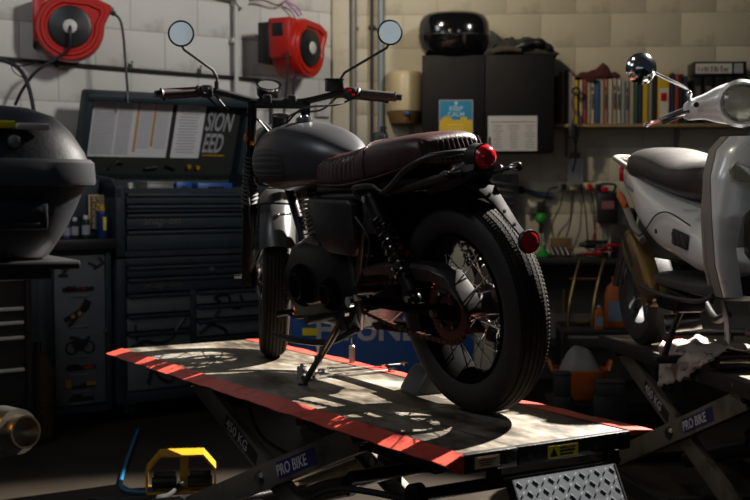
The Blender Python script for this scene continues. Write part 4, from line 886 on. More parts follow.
# rag
t = empty('shop_rag', (1.16, 4.45, LIFT_Z), rad(10), 'stained white and pink cotton rag draped over the far lift edge', 'rag')
def rf(u, v):
    # u along the lift edge toward the camera/right, v from hanging bottom to the top fold
    n1 = noise.noise((u*5, v*6, 1)); n2 = noise.noise((u*13, v*15, 4))
    hang = .15*(1-u)**.7 if u < .55 else .15*(.45)**.7*(1-(u-.55)/.45)
    if v < .45:
        q = v/.45; return (-.035-.02*n1-.01*(1-q), .16-.46*u+.018*n2, .045+.02*u-(1-q)*(hang+.01)+.01*n2)
    q = (v-.45)/.55; return (-.035+.19*q+.01*n1, .16-.46*u+.018*n2, .05+.045*math.sin(PI*min(1, q*.9+.1))*(.35+.65*u)+.024*n1+.014*n2)
RAG = mat('stained_rag_cloth', '8f8580', .9, 0, .2, 22, .6, 120, '7a4f44', .25, 18)
MB().grid(rf, 44, 30, .004).build('cloth', RAG, t, angle=180)
p = on_z(677, 338, LIFT_Z)
t = empty('red_white_cap', (p.x, p.y, LIFT_Z), 0, 'small red and white cap piece beside the rag on the far lift', 'cap')
MB().cyl((-.02, 0, .02), (.02, 0, .025), .018, .014).build('red_part', REDP, t); MB().cyl((-.03, 0, .018), (-.02, 0, .02), .014).cyl((.02, 0, .025), (.035, 0, .03), .008).build('white_part', WHT, t)
# long chrome bar on far deck
p = on_z(646, 327, LIFT_Z+.05); 
t = empty('chrome_tube', (p.x+.02, p.y+.02, LIFT_Z+.002), rad(-6), 'long dull chrome tube lying under the scooter on the far lift', 'tube')
MB().cyl((0, 0, .03), (.40, 0, .03), .018, None, 16).cyl((-.01, 0, .03), (0, 0, .03), .026, None, 16).build('tube', STEEL, t); MB().b2(.05, .07, -.02, .02, 0, .014).build('rest', BLK, t); MB().b2(.33, .35, -.02, .02, 0, .014).build('rest', BLK, t)

# foot pedal and blue air hose on the floor
pp = on_z(183, 492, 0)
t = empty('foot_pedal', (pp.x, pp.y, 0), rad(8), 'yellow guarded pneumatic foot pedal on the floor left of the lift', 'pedal')
fr = [(-.15, 0), (-.15, .095), (-.095, .16), (.085, .16), (.135, .10), (.135, 0)]
def strip(path, wd, th, m, nm, y0=0):
    mm = MB(); outer = path; cx_ = sum(p[0] for p in path)/len(path); cz_ = .05
    inner = [(x+(cx_-x)*th/abs(max(.1, abs(cx_-x)))*1.0, z+(-th if z > .01 else 0)) for x, z in path]
    rings = [[(a[0], y0, a[1]), (a[0], y0+wd, a[1]), (b[0], y0+wd, b[1]), (b[0], y0, b[1])] for a, b in zip(outer, inner)]
    mm.loft(rings); return mm.build(nm, m, t)
strip(fr, .13, .007, YEL, 'guard', -.03)
MB().b2(-.15, .135, -.03, .10, 0, .008).b2(-.012, .022, .02, .05, .008, .155, .003).build('base_plate', YEL, t)
for x in (-.075, .07): MB().cyl((x-.05, -.01, .045), (x+.05, -.01, .045), .024, None, 18).box((x, .03, .055), (.09, .07, .03), Matrix.Rotation(rad(12), 3, 'X'), .006).build('pedal', BMET, t)
t = empty('air_hose', (0, 0, 0), 0, 'blue pneumatic hose curling across the floor to the yellow foot pedal', 'hose')
hp = [on_z(x, y, .012) for x, y in ((163, 487), (150, 491), (136, 492), (125, 490), (121, 484), (124, 470), (129, 455), (134, 441), (138, 430))]
t.location = hp[0]; MB().tube([p-hp[0]+V((0, 0, .03 if i == 0 else 0)) for i, p in enumerate(hp)], .008, 8).build('hose', BLUEC, t); MB().cyl((0, 0, .03), (.03, .0, .035), .012, None, 12).build('coupling', STEEL, t)
hp = [on_z(x, y, .012) for x, y in ((180, 489), (170, 494), (160, 497), (140, 499), (110, 500), (90, 499))]
t = empty('air_hose', hp[0], 0, 'dark grey hose running along the floor in front of the foot pedal', 'hose'); MB().tube([p-hp[0]+V((0, 0, .02 if i == 0 else 0)) for i, p in enumerate(hp)], .010, 8).build('hose', HOSE, t); MB().cyl((0, 0, .02), (.02, 0, .025), .013, None, 12).build('coupling', STEEL, t)
p = on_z(165, 408, 0)

# ================================================================== MOTORCYCLE
BIKE_LEAN = rad(-6.5)
mc = empty('motorcycle', (.308, 3.47, LIFT_Z), rad(30.3), 'dark grey retro motorcycle with ribbed brown leather seat on the near lift', 'motorcycle')
mc.rotation_euler = (0, BIKE_LEAN, rad(30.3)); BR = Matrix.Rotation(rad(30.3), 4, 'Z') @ Matrix.Rotation(BIKE_LEAN, 4, 'Y'); MCM = Matrix.Translation(mc.location) @ BR
RK = rad(18); AX = V((0, -math.sin(RK), math.cos(RK))); AP = V((0, 1.36-.045, .31-.022))
SM = Matrix.Translation(AP) @ Matrix.Rotation(rad(-20), 4, AX) @ Matrix.Translation(-AP)
def tyre(parent, M, R, wd, rr_, seg=480, name='tyre', spokes=True, hubw=.075, detail=True, rimmat=RIMB):
    h = wd/2; m = MB()
    prof = [(rr_, -h*.72), (rr_+.014, -h*.88), (rr_+(R-rr_)*.45, -h*1.0), (rr_+(R-rr_)*.72, -h*.93), (R-.016, -h*.80)]
    gc = (-.62, -.38, -.13, .13, .38, .62); xs = [-.80]+[c_+d_ for c_ in gc for d_ in (-.035, -.02, .02, .035)]+[.80]
    n0 = len(prof); grooves = {4, 5, 7, 8-1, 9+1-1, 10+0} if False else set()
    for k, x in enumerate(xs): prof.append((R-.016*(abs(x)/.8)**2.2, h*x))
    prof += [(R-.016, h*.80), (rr_+(R-rr_)*.72, h*.93), (rr_+(R-rr_)*.45, h), (rr_+.014, h*.88), (rr_, h*.72)]
    def fn(k, j, r, x):
        jj = j-n0
        if 0 <= jj < len(xs):
            z = (-.0016, .0016, 0)[k % 3]
            if 0 < jj < 25 and (jj-1) % 4 in (1, 2): r -= .004
            if jj not in (0, 25): x += z
            if jj in (0, 1, 24, 25) and k % 3 == 0: r -= .0022
        return r, x
    m.lathe(prof, (0, 0, 0), 'x', seg, fn=fn if detail else None)
    for f in m.bm.faces:
        c_ = f.calc_center_median()
        if math.hypot(c_.y, c_.z) > R-.0155: f.material_index = 1
    m.bm.transform(M)
    t = m.build(name, [RUB, RUBT], parent, angle=28)
    # rim, spokes, hub
    q = MB(M); w2 = h*.72
    q.lathe([(rr_+.002, -w2), (rr_+.004, -w2-.006), (rr_-.004, -w2-.008), (rr_-.012, -w2+.004), (rr_-.022, -w2*.45), (rr_-.024, 0), (rr_-.022, w2*.45), (rr_-.012, w2-.004), (rr_-.004, w2+.008), (rr_+.004, w2+.006), (rr_+.002, w2)], (0, 0, 0), 'x', 64)
    q.build('rim', rimmat, t)
    MB(M).lathe([(.001, -hubw-.01), (.022, -hubw-.01), (.03, -hubw), (.055, -hubw+.004), (.055, -hubw+.012), (.036, -hubw+.02), (.032, 0), (.036, hubw-.02), (.055, hubw-.012), (.055, hubw-.004), (.03, hubw), (.022, hubw+.01), (.001, hubw+.01)], (0, 0, 0), 'x', 32).build('hub', BMET, t)
    if spokes:
        for k in range(36):
            a = 2*PI*k/36; sd = 1 if k % 2 else -1; da = rad(34)*(1 if (k//2) % 2 else -1)
            p0 = (sd*(hubw-.008), .050*math.cos(a), .050*math.sin(a)); p1 = (sd*.012, (rr_-.022)*math.cos(a+da*.55), (rr_-.022)*math.sin(a+da*.55))
            s_ = MB(M).cyl(p0, p1, .0024, None, 6); s_.build('spoke', CHR if 1 else BMET, t)
    return t
WR_ = Matrix.Translation((0, 0, .31))
rt_ = tyre(mc, WR_, .311, .125, .213)
rt_.name = 'rear_tyre'
SMW = Matrix.Translation(AP) @ Matrix.Rotation(rad(-25), 4, AX) @ Matrix.Translation(-AP)
WF = SMW @ Matrix.Translation((0, 1.36, .31))
ft = tyre(mc, WF, .310, .105, .228); ft.name = 'front_tyre'
# brake discs
def disc(M, x, r0, r1, nm='brake_disc', par=mc):
    d = MB(M); d.lathe([(r0, x-.002), (r1, x-.002), (r1, x+.002), (r0, x+.002)], (0, 0, 0), 'x', 48, closed=True)
    for k in range(5):
        a = 2*PI*k/5; d.box((x, (r0*.72)*math.cos(a), (r0*.72)*math.sin(a)), (.004, .05, .02), Matrix.Rotation(a, 3, 'X'))
    return d.build(nm, STEEL, par)
disc(WF, .078, .09, .13); disc(WR_, .085, .075, .11)
MB(WF).box((.085, -.115, .03), (.05, .05, .10), Matrix.Rotation(rad(-15), 3, 'X'), .01).cyl((.11, -.115, .05), (.118, -.115, .05), .016).cyl((.11, -.115, .005), (.118, -.115, .005), .016).build('brake_caliper', STEEL, mc)
MB(WR_).box((.09, .02, -.10), (.04, .07, .05), None, .01).build('brake_caliper', BMET, mc)
# forks (steered)
FL = .66/math.cos(RK); fd = V((0, -math.sin(RK), math.cos(RK)))
for sg in (-1, 1):
    b = V((sg*.098, 1.36, .31)); b0 = b-fd*.03
    lg = MB(SM).cyl(b0, b+fd*.30, .026, .025, 20).cyl(b+fd*.26, b+fd*.285, .031, None, 20).box(b+V((0, 0, -.0)), (.034, .05, .05), None, .008).build('fork_leg', BMET if sg < 0 else ALU, mc)
    MB(SM).cyl(b+fd*.28, b+fd*(FL+.004), .0175, None, 16).build('fork_tube', CHR if 0 else BMET, lg)
    g = MB(SM); rings = []
    A_ = fd.orthogonal().normalized(); B_ = fd.cross(A_)
    for i in range(37):
        r = .034 if i % 3 == 1 else .026 if i % 3 == 2 else .030; p = b+fd*(.30+.19*i/36)
        rings.append([p+(A_*math.cos(2*PI*k/20)+B_*math.sin(2*PI*k/20))*(r-.006*i/36) for k in range(20)])
    g.loft(rings).build('fork_gaiter', RUB, lg, angle=60)
    MB(SM).cyl((sg*.098, 1.36, .31), (sg*.125, 1.36, .31), .012, None, 6).cyl((sg*.125, 1.36, .31), (sg*.15, 1.36, .31), .008).build('axle_nut', CHR, lg)
    MB(SM).box(b+fd*.55, (.012, .03, .05), None, .004).ball(b+fd*.55+V((sg*.02, -.005, 0)), .018, 14, (.5, 1, 1)).build('side_reflector', mat('amber_lens', 'c06a1a', .25), lg)
for s_, y_ in ((FL, 0), (FL-.17, 0)):
    p = V((0, 1.36, .31))+fd*s_
    MB(SM).box(p+V((0, .015, -.012)), (.225, .055, .024), Matrix.Rotation(RK, 3, 'X'), .01).build('fork_yoke', BLK, mc)
topp = V((0, 1.36, .31))+fd*FL
# headlight, instruments
hp_ = topp+V((0, .15, -.17))
MB(SM).lathe([(.001, -.10), (.04, -.095), (.075, -.06), (.088, -.01), (.09, .05), (.092, .055), (.092, .07)], hp_, 'y', 32).build('headlight_bucket', BLK, mc)
MB(SM).lathe([(.001, .088), (.05, .082), (.084, .066), (.092, .06)], hp_, 'y', 32).build('headlight_lens', GLASS, mc)
cl_ = topp+V((-.03, .075, .045))
ck = MB(SM @ Matrix.Translation(cl_) @ Matrix.Rotation(rad(28), 4, 'X')).lathe([(.001, -.045), (.03, -.04), (.043, -.02), (.046, .012), (.043, .016), (.001, .016)], (0, 0, 0), 'z', 32).build('speedometer', BLK, mc)
MB(SM @ Matrix.Translation(cl_) @ Matrix.Rotation(rad(28), 4, 'X')).lathe([(.040, .012), (.048, .012), (.048, .020), (.040, .020)], (0, 0, 0), 'z', 32, closed=True).build('chrome_bezel', CHR, ck)
MB(SM @ Matrix.Translation(cl_) @ Matrix.Rotation(rad(28), 4, 'X')).cyl((0, 0, .0165), (0, 0, .018), .038, None, 28).build('dial', INK, ck)
# front mudguard
def arc_guard(M, R, w_, a0, a1, depth, n=36, k=12):
    def f(u, v):
        a = a0+(a1-a0)*u; x = (v*2-1); r = R-depth*abs(x)**2.6
        return (x*w_/2, math.cos(a)*r, math.sin(a)*r)
    return MB(M).grid(f, n, k, .003)
ft_g = arc_guard(WF, .345, .128, rad(35), rad(157), .045); ft_g.build('front_mudguard', FEND, mc, angle=60)
MB(WF).tube([(-.07, -.30, .12), (-.085, -.15, .06), (-.095, 0, .0)], .005, 6).tube([(.07, -.30, .12), (.085, -.15, .06), (.095, 0, .0)], .005, 6).tube([(-.072, -.2, .27), (-.06, -.225, .282), (0, -.236, .287), (.06, -.225, .282), (.072, -.2, .27)], .004, 6).build('mudguard_stay', BLK, mc)
MB(WF).ball((-.0, -.25, .245), .008, 10).build('mudguard_bolt', CHR, mc)
# handlebar
bz = topp+V((0, .0, .03))
def H(x, y=0, z=0): return bz+V((x, y, z))
MB(SM).tube([H(-.42, -.045, -.012), H(-.30, -.01, .0), H(-.25, 0, .003), H(-.19, .0, -.008), H(-.10, .0, -.030), H(-.05, 0, -.034), H(.05, 0, -.034), H(.10, 0, -.030), H(.19, .0, -.008), H(.25, 0, .003), H(.30, -.01, .0), H(.42, -.045, -.012)], .0125, 12).build('handlebar', BLK, mc)
for x in (-.045, .045): MB(SM).box(H(x, 0, -.026), (.03, .042, .034), None, .006).build('handlebar_clamp', BLK, mc)
for sg in (-1, 1):
    g0, g1 = H(sg*.29, -.006, .0), H(sg*.425, -.047, -.013); d = (g1-g0)
    gm = MB(SM); rings = []; A_ = d.normalized().orthogonal().normalized(); B_ = d.normalized().cross(A_)
    for i in range(31):
        u = i/30; r = .0165+(.0015 if i % 2 else 0)+(.004 if i in (0, 1, 30) else 0); p = g0+d*u
        rings.append([p+(A_*math.cos(2*PI*k/18)+B_*math.sin(2*PI*k/18))*r for k in range(18)])
    gp = gm.loft(rings).build('grip', LEAD, mc, angle=60)
    MB(SM).cyl(g1, g1+d.normalized()*.022, .0135, .0115, 16).build('bar_end', BLK, gp)
    sw_ = MB(SM).box(H(sg*.262, -.004, .0), (.045, .045, .045), None, .010).cyl(H(sg*.24, 0, 0), H(sg*.29, -.004, 0), .019).build('switch_housing', BLK, mc)
    MB(SM).box(H(sg*.255, -.03, .008), (.012, .010, .010), None, .002).box(H(sg*.268, -.03, -.008), (.012, .008, .008), None, .002).build('switch_button', CHR if sg < 0 else REDP, sw_)
    lv = MB(SM).tube([H(sg*.22, .04, -.006), H(sg*.27, .07, -.010), H(sg*.34, .07, -.016), H(sg*.41, .045, -.024)], lambda u: .0065-.001*u, 8).ball(H(sg*.41, .045, -.024), .009, 10).box(H(sg*.215, .025, -.004), (.035, .05, .025), None, .006).build('clutch_lever' if sg < 0 else 'brake_lever', BMET, mc)
    st_ = [H(sg*.225, -.0, .015), H(sg*.225, -.002, .05), H(sg*.24, -.01, .075)]
    mx_, mz_ = (-.352, .200) if sg < 0 else (.405, .222)
    end = H(mx_, -.03, mz_)
    st_.append(end+V((-sg*.01, .008, -.055))); st_.append(end+V((0, .010, -.035)))
    sm_ = MB(SM).tube(st_, .005, 8, False).cyl(H(sg*.225, 0, .012), H(sg*.225, 0, .036), .009).build('mirror_stalk', BLK, mc)
    # mirror faces the rider (rear) : lathe about y, face toward -y
    we = (MCM @ SM) @ end; nw = ((V((0, 0, CAM_H))-we).normalized()+(V((-.5 if sg < 0 else .7, -2.6, 2.2))-we).normalized()).normalized()
    nl = ((MCM @ SM).to_3x3().inverted() @ nw).normalized(); tilt = Matrix.Translation(end) @ (-nl).to_track_quat('Y', 'Z').to_matrix().to_4x4()
    mh = MB(SM @ tilt).lathe([(.001, .016), (.03, .013), (.045, .004), (.047, -.004), (.044, -.006)], (0, 0, 0), 'y', 36).build('mirror_shell', BLK, mc)
    MB(SM @ tilt).lathe([(.001, -.0062), (.0405, -.0062), (.0405, -.004), (.001, -.004)], (0, 0, 0), 'y', 36, closed=True).build('mirror_glass', mat('mirror_glass', 'f2f2f2', .03, 1, 0), mh)
MB(SM).box(H(.205, .012, .028), (.065, .045, .042), None, .006).box(H(.205, .012, .051), (.068, .048, .006), None, .002).build('brake_reservoir', BLK, mc)
MB(SM).box(H(.232, -.0, .018), (.016, .02, .014), None, .003).build('red_kill_switch', REDP, mc)
for pts in ([H(-.23, .03, -.01), H(-.17, .05, -.07), H(-.06, .07, -.10), H(.02, .06, -.18)], [H(.22, .03, -.01), H(.16, .05, -.06), H(.05, .08, -.08), H(-.02, .05, -.2)], [H(.27, .0, -.02), H(.20, -.06, -.045), H(.08, -.05, -.06), H(.02, .02, -.12)], [H(-.26, 0, -.02), H(-.2, -.02, -.07), H(-.09, .02, -.09), H(-.02, .04, -.16)], [H(-.10, .06, -.10), H(-.11, .07, -.3), H(-.1, .05, -.5)]):
    MB(SM).tube(pts, .004, 6).build('control_cable', HOSE, mc)
# ---- frame
def fr_(pts, r=.014, nm='frame_tube', m=BLK, smooth=True): return MB().tube(pts, r, 10, smooth).build(nm, m, mc)
hd = AP+AX*.60
MB().cyl(AP+AX*.47, AP+AX*.66, .03, None, 20).build('steering_head', BLK, mc)
hs = AP+AX*.58
fr_([hs, V((0, .95, .70)), V((0, .60, .62))], .022)
fr_([AP+AX*.50, V((0, 1.06, .55)), V((0, .98, .30)), V((0, .85, .20)), V((0, .55, .20))], .018)
for sg in (-1, 1):
    fr_([V((sg*.03, .80, .63)), V((sg*.10, .55, .635)), V((sg*.115, .25, .645)), V((sg*.105, -.03, .685)), V((sg*.06, -.10, .70))], .012)
    fr_([V((sg*.05, .60, .60)), V((sg*.09, .52, .42)), V((sg*.09, .50, .28)), V((sg*.05, .58, .20))], .014)
    fr_([V((sg*.115, .30, .635)), V((sg*.10, .42, .50)), V((sg*.09, .50, .36))], .011)
    sa = MB().tube([(sg*.07, .50, .30), (sg*.095, .32, .305), (sg*.105, .12, .31), (sg*.105, -.04, .31)], .018, 12).box((sg*.105, -.02, .31), (.02, .09, .045), None, .006).build('swingarm', RIMB, mc)
    MB().cyl((sg*.10, 0, .31), (sg*.14, 0, .31), .012, None, 6).build('axle_nut', STEEL, sa)
    # shock
    top, bot = V((sg*.135, .275, .635)), V((sg*.125, .10, .345)); d = (bot-top).normalized(); L_ = (bot-top).length
    sk = MB().cyl(top, top+d*.09, .026, .024, 18).cyl(top+d*.05, bot, .011, None, 12).cyl(bot-d*.09, bot-d*.02, .020, .024, 18).ball(bot, .018, 12).ball(top, .020, 12).build('shock_absorber', BMET, mc)
    A_ = d.orthogonal().normalized(); B_ = d.cross(A_); n = 90
    MB().tube([top+d*(.075+(L_-.14)*i/n)+(A_*math.cos(2*PI*8*i/n)+B_*math.sin(2*PI*8*i/n))*.028 for i in range(n+1)], .0048, 6, False).build('coil_spring', GLOSS, sk)
    MB().cyl(bot+V((sg*.018, 0, 0)), bot+V((sg*.032, 0, 0)), .011, None, 6).build('shock_bolt', CHR, sk); MB().cyl(top+V((sg*.018, 0, 0)), top+V((sg*.032, 0, 0)), .011, None, 6).build('shock_bolt', CHR, sk)
    fr_([V((sg*.12, .37, .63)), V((sg*.14, .37, .665)), V((sg*.14, .26, .672)), V((sg*.135, .22, .655)), V((sg*.12, .18, .645))], .009, 'grab_tube')
# grab loop under the seat rear
fr_([V((-.12, .26, .645)), V((-.135, .17, .665)), V((-.13, .08, .715)), V((-.10, .01, .745)), V((-.045, -.035, .752)), V((.045, -.035, .752)), V((.10, .01, .745)), V((.13, .08, .715)), V((.135, .17, .665)), V((.12, .26, .645))], .010, 'grab_rail')
# ---- tank
tkt = [(.58, .02, .772, .735), (.60, .055, .788, .700), (.66, .095, .820, .668), (.74, .122, .850, .655), (.84, .142, .872, .648), (.95, .150, .885, .645), (1.04, .145, .880, .650), (1.12, .125, .862, .665), (1.18, .095, .835, .690), (1.215, .055, .805, .720), (1.225, .02, .785, .745)]
tks = smooth_table(tkt, 5)
def tsec(row, k=36, e=0):
    y, w_, zt_, zb_ = row; out = []
    for i in range(k):
        a = 2*PI*i/k; c_, s_ = math.cos(a), math.sin(a); zc = zb_+(zt_-zb_)*.42
        hx = w_+e
        z = zc+(zt_-zc+e)*math.copysign(abs(s_)**.92, s_) if s_ > 0 else zc-(zc-zb_+e)*abs(s_)**.7
        out.append((hx*math.copysign(abs(c_)**.80, c_), y, z))
    return out
MB().loft([tsec(r) for r in tks]).build('fuel_tank', TANKM, mc, angle=60)
tk_ = [o for o in mc.children if o.name.startswith('fuel_tank')][0]
MB().cyl((0, .93, .884), (0, .93, .900), .030, .027, 28).cyl((0, .93, .9), (0, .93, .906), .02, .016, 20).build('fuel_cap', CHR, tk_)
def padf(u, v):
    y = 1.13-.30*u; row = lerp_table([list(r) for r in tks], y); a = PI+rad(-24)+rad(50)*v
    e = math.sin(PI*u)**.4*math.sin(PI*v)**.4
    c_, s_ = math.cos(a), math.sin(a); y_, w_, zt_, zb_ = row; zc = zb_+(zt_-zb_)*.42
    z = zc+(zt_-zc)*s_**.92 if s_ > 0 else zc-(zc-zb_)*abs(s_)**.7
    off = .0030*e+.0009*math.sin(v*PI*14)*e
    return ((w_+off)*math.copysign(abs(c_)**.80, c_), y, z)
def padclip(u, v):
    # oval outline
    hv = .5*math.sqrt(max(0, 1-(2*u-1)**2))**.6; return padf(u, .5+(v-.5)*2*hv)
MB().grid(padclip, 30, 42, .003).build('knee_pad', mat('black_knee_pad', '1d1e20', .45, 0, .15), tk_, angle=60)
for row in (0,):
    MB().tube([(-(lerp_table(tks, y)[1]+.001)*.985, y, lerp_table(tks, y)[3]+.022) for y in [.66+.05*i for i in range(11)]], .0025, 6).build('brown_trim_line', mat('brown_trim', '5a2b22', .45), tk_)
# ---- seat
sts = smooth_table([(.025, .080, .780, .735), (.032, .100, .800, .722), (.06, .116, .812, .714), (.12, .126, .815, .700), (.22, .132, .810, .682), (.33, .134, .800, .668), (.42, .133, .787, .658), (.52, .130, .775, .655), (.62, .118, .768, .655), (.69, .100, .763, .658), (.75, .080, .752, .665), (.79, .055, .738, .675), (.805, .02, .715, .685)], 13)
def ssec(row, k=40):
    y, w_, zt_, zb_ = row; out = []; zc = zb_+(zt_-zb_)*.45
    rib = abs(math.sin((y-.36)*PI/.030)) if .36 < y < .79 else 1
    rd = (1-rib)**1.3*.010
    if y < .02: rib2 = 0
    for i in range(k):
        a = 2*PI*i/k; c_, s_ = math.cos(a), math.sin(a); up = max(0, s_)
        z = zc+(zt_-zc)*math.copysign(abs(s_)**.75, s_) if s_ > 0 else zc-(zc-zb_)*abs(s_)**.5
        x = w_*math.copysign(abs(c_)**.6, c_)
        q = rd if s_ > -.05 else 0
        out.append((x*(1-q*2.4), y, z-q*min(1, up*3)))
    return out
st_ = MB().loft([ssec(r) for r in sts]).build('seat', LEA, mc, angle=75)
def seatring(y, e, lo=-.9): 
    row = lerp_table(sts, y); zc = row[3]+(row[2]-row[3])*.45; out = []
    for i in range(25):
        a = rad(-18)+rad(216)*i/24; c_, s_ = math.cos(a), math.sin(a)
        z = zc+(row[2]-zc+e)*abs(s_)**.75 if s_ > 0 else zc-(zc-row[3])*abs(s_)**.5
        out.append(((row[1]+e)*math.copysign(abs(c_)**.6, c_), y+.045*(1-abs(c_)), z))
    return out
MB().tube(seatring(.315, .0005), .0035, 6, False).build('piping', LEA, st_)
MB().tube([(-(lerp_table(sts, y)[1]+.0005), y, lerp_table(sts, y)[3]+.018) for y in [.04+.048*i for i in range(16)]], .003, 6).tube([((lerp_table(sts, y)[1]+.0005), y, lerp_table(sts, y)[3]+.018) for y in [.04+.048*i for i in range(16)]], .003, 6).build('lower_piping', LEA, st_)
mm = MB()
for i in range(13):
    x = -.10+i*.0167; mm.tube([(x*.97, .024+.012*(abs(x)/.1)**2, .732), (x, .018+.012*(abs(x)/.1)**2, .758), (x*.97, .030+.012*(abs(x)/.1)**2, .790)], .007, 6)
mm.build('rear_ribs', LEA, st_)
MB().b2(-.09, .09, .30, .72, .645, .668, .008).b2(-.09, .09, .06, .31, .655, .69, .008).build('seat_base', BLK, st_)
# ---- side covers, airbox, battery
for sg in (-1, 1):
    pl = [(.715, .615), (.70, .632), (.43, .628), (.41, .612), (.415, .50), (.45, .448), (.60, .452), (.66, .49)]
    m = MB(); rings = []
    for x, k in ((.100, 1), (.122, 1), (.132, .97), (.137, .90)): rings.append([(sg*x, .545+(a-.545)*k, .545+(b-.545)*k) for a, b in pl])
    m.loft(rings).build('side_cover', BLK, mc)
MB().b2(-.09, .09, .42, .64, .44, .62, .02).build('airbox', BLK, mc)
MB().b2(-.07, .085, .30, .43, .40, .63, .02).b2(-.065, .08, .22, .32, .56, .635, .015).build('inner_fender', RIMB, mc)
# ---- rear mudguard + tail
rg = arc_guard(WR_, .352, .155, rad(20), rad(112), .05); rg.build('rear_mudguard', RIMB, mc, angle=60)
MB().loft([[(x*k, y, z+(b*.025*k)) for x, b in ((-.05, -1), (.05, -1), (.06, 0), (.05, 1), (-.05, 1), (-.06, 0))] for y, z, k in ((.10, .66, 1.0), (-.02, .675, 1.0), (-.09, .695, .9), (-.12, .705, .6))]).build('tail_housing', BLK, mc)
tl = MB().lathe([(.001, .02), (.034, .015), (.040, 0), (.036, -.03), (.038, -.034), (.038, -.040), (.032, -.042)], (0, -.090, .735), 'y', 32).build('tail_light_housing', BLK, mc)
MB().lathe([(.001, -.066), (.016, -.064), (.026, -.058), (.033, -.047), (.0345, -.036)], (0, -.090, .735), 'y', 32).build('red_tail_lens', REDP, tl)
# tapered number plate bracket with round reflector
br = []
for y, z, w_ in ((-.05, .680, .048), (-.12, .648, .036), (-.18, .604, .022), (-.24, .550, .014), (-.275, .520, .012)):
    br.append([(-w_, y-.003, z-.004), (w_, y-.003, z-.004), (w_, y, z), (w_*.85, y+.004, z+.008), (-w_*.85, y+.004, z+.008), (-w_, y, z)])
pb = MB().loft(br).build('plate_bracket', mat('dark_grey_bracket', '0c0c0d', .7, 0, .1, spec=.08), mc)
for y, z in ((-.15, .632), (-.21, .585), (-.25, .55)): MB().cyl((-.01, y, z), (-.01, y-.004, z+.006), .005, None, 8).build('bracket_bolt', CHR, pb)
rl = MB().lathe([(.001, .006), (.030, .005), (.033, -.004), (.031, -.012)], (0, -.290, .507), 'y', 32).build('reflector_back', BLK, mc)
MB().lathe([(.001, -.018), (.018, -.017), (.028, -.012), (.031, -.004)], (0, -.290, .507), 'y', 32).build('red_reflector', REDP, rl)
for sg in (-1, 1):
    ts = MB().cyl((sg*.04, -.09, .69), (sg*.10, -.10, .695), .006, None, 8).lathe([(.001, .02), (.010, .015), (.013, 0), (.013, -.016)], (sg*.12, -.105, .697), 'y', 20).build('turn_signal', CHR if sg > 0 else BLK, mc)
    MB().lathe([(.001, -.024), (.008, -.022), (.012, -.016)], (sg*.12, -.105, .697), 'y', 20).build('signal_lens', mat('smoked_lens', '2a1c12', .25), ts)
# ---- engine
en = MB(); 
en.loft([[(x, .76+(a-.76)*k, .355+(b-.355)*k) for a, b in ((.50, .26), (.56, .20), (.92, .20), (1.0, .27), (1.0, .38), (.93, .46), (.80, .50), (.60, .48), (.50, .40))] for x, k in ((-.115, .86), (-.10, .97), (-.08, 1), (.08, 1), (.10, .97), (.115, .86))]).build('crankcase', BMET, mc)
for x0_, y_, z_, r_ in ((-.112, .84, .33, .075), (-.112, .63, .315, .055)):
    MB().lathe([(.001, -.035), (r_*.5, -.034), (r_*.85, -.026), (r_, -.01), (r_, .01)], (x0_, y_, z_), 'x', 36).build('engine_side_cover', RIMB, mc)
    MB().lathe([(r_*.55, -.037), (r_*.62, -.037), (r_*.62, -.02), (r_*.55, -.02)], (x0_, y_, z_), 'x', 36, closed=True).build('cover_ring', BMET, mc)
MB().lathe([(.001, .035), (.05, .034), (.085, .026), (.10, .01), (.10, -.01)], (.115, .80, .34), 'x', 36).build('clutch_cover', BMET, mc)
cyd = V((0, .20, .98)).normalized(); cy0 = V((0, .81, .46)); Rc = Matrix.Rotation(math.atan2(-.20, .98), 3, 'X')
cyl_ = MB().cyl(cy0, cy0+cyd*.19, .05, None, 24).build('engine_cylinder', BMET, mc)
for i in range(11):
    MB().box(cy0+cyd*(.02+i*.0155), (.135 if i < 9 else .125, .14, .0045), Rc, .0015).build('cooling_fin', STEEL if i % 1 == 0 else BMET, cyl_)
MB().box(cy0+cyd*.20, (.13, .14, .035), Rc, .015).cyl(cy0+cyd*.20+V((-.07, 0, 0)), cy0+cyd*.20+V((.07, 0, 0)), .03, None, 20).build('cylinder_head', BMET, mc)
MB().cyl((0, .78, .56), (0, .66, .56), .035, .045, 20).cyl((0, .72, .50), (0, .72, .55), .028).cyl((-.02, .72, .58), (-.02, .72, .60), .02).build('carburettor', ALU, mc)
MB().tube([(.03, .95, .60), (.05, 1.05, .52), (.10, 1.03, .30), (.13, .85, .17), (.145, .5, .17), (.15, .35, .20)], .021, 14).build('exhaust_header', RIMB, mc)
mf = MB().cyl((.155, .45, .19), (.166, .18, .225), .034, .042, 26).cyl((.166, .18, .225), (.167, .155, .228), .042, .03, 26).build('muffler', RIMB, mc)
MB().cyl((.160, .32, .208), (.161, .30, .211), .040, None, 26).build('chrome_band', CHR, mf)
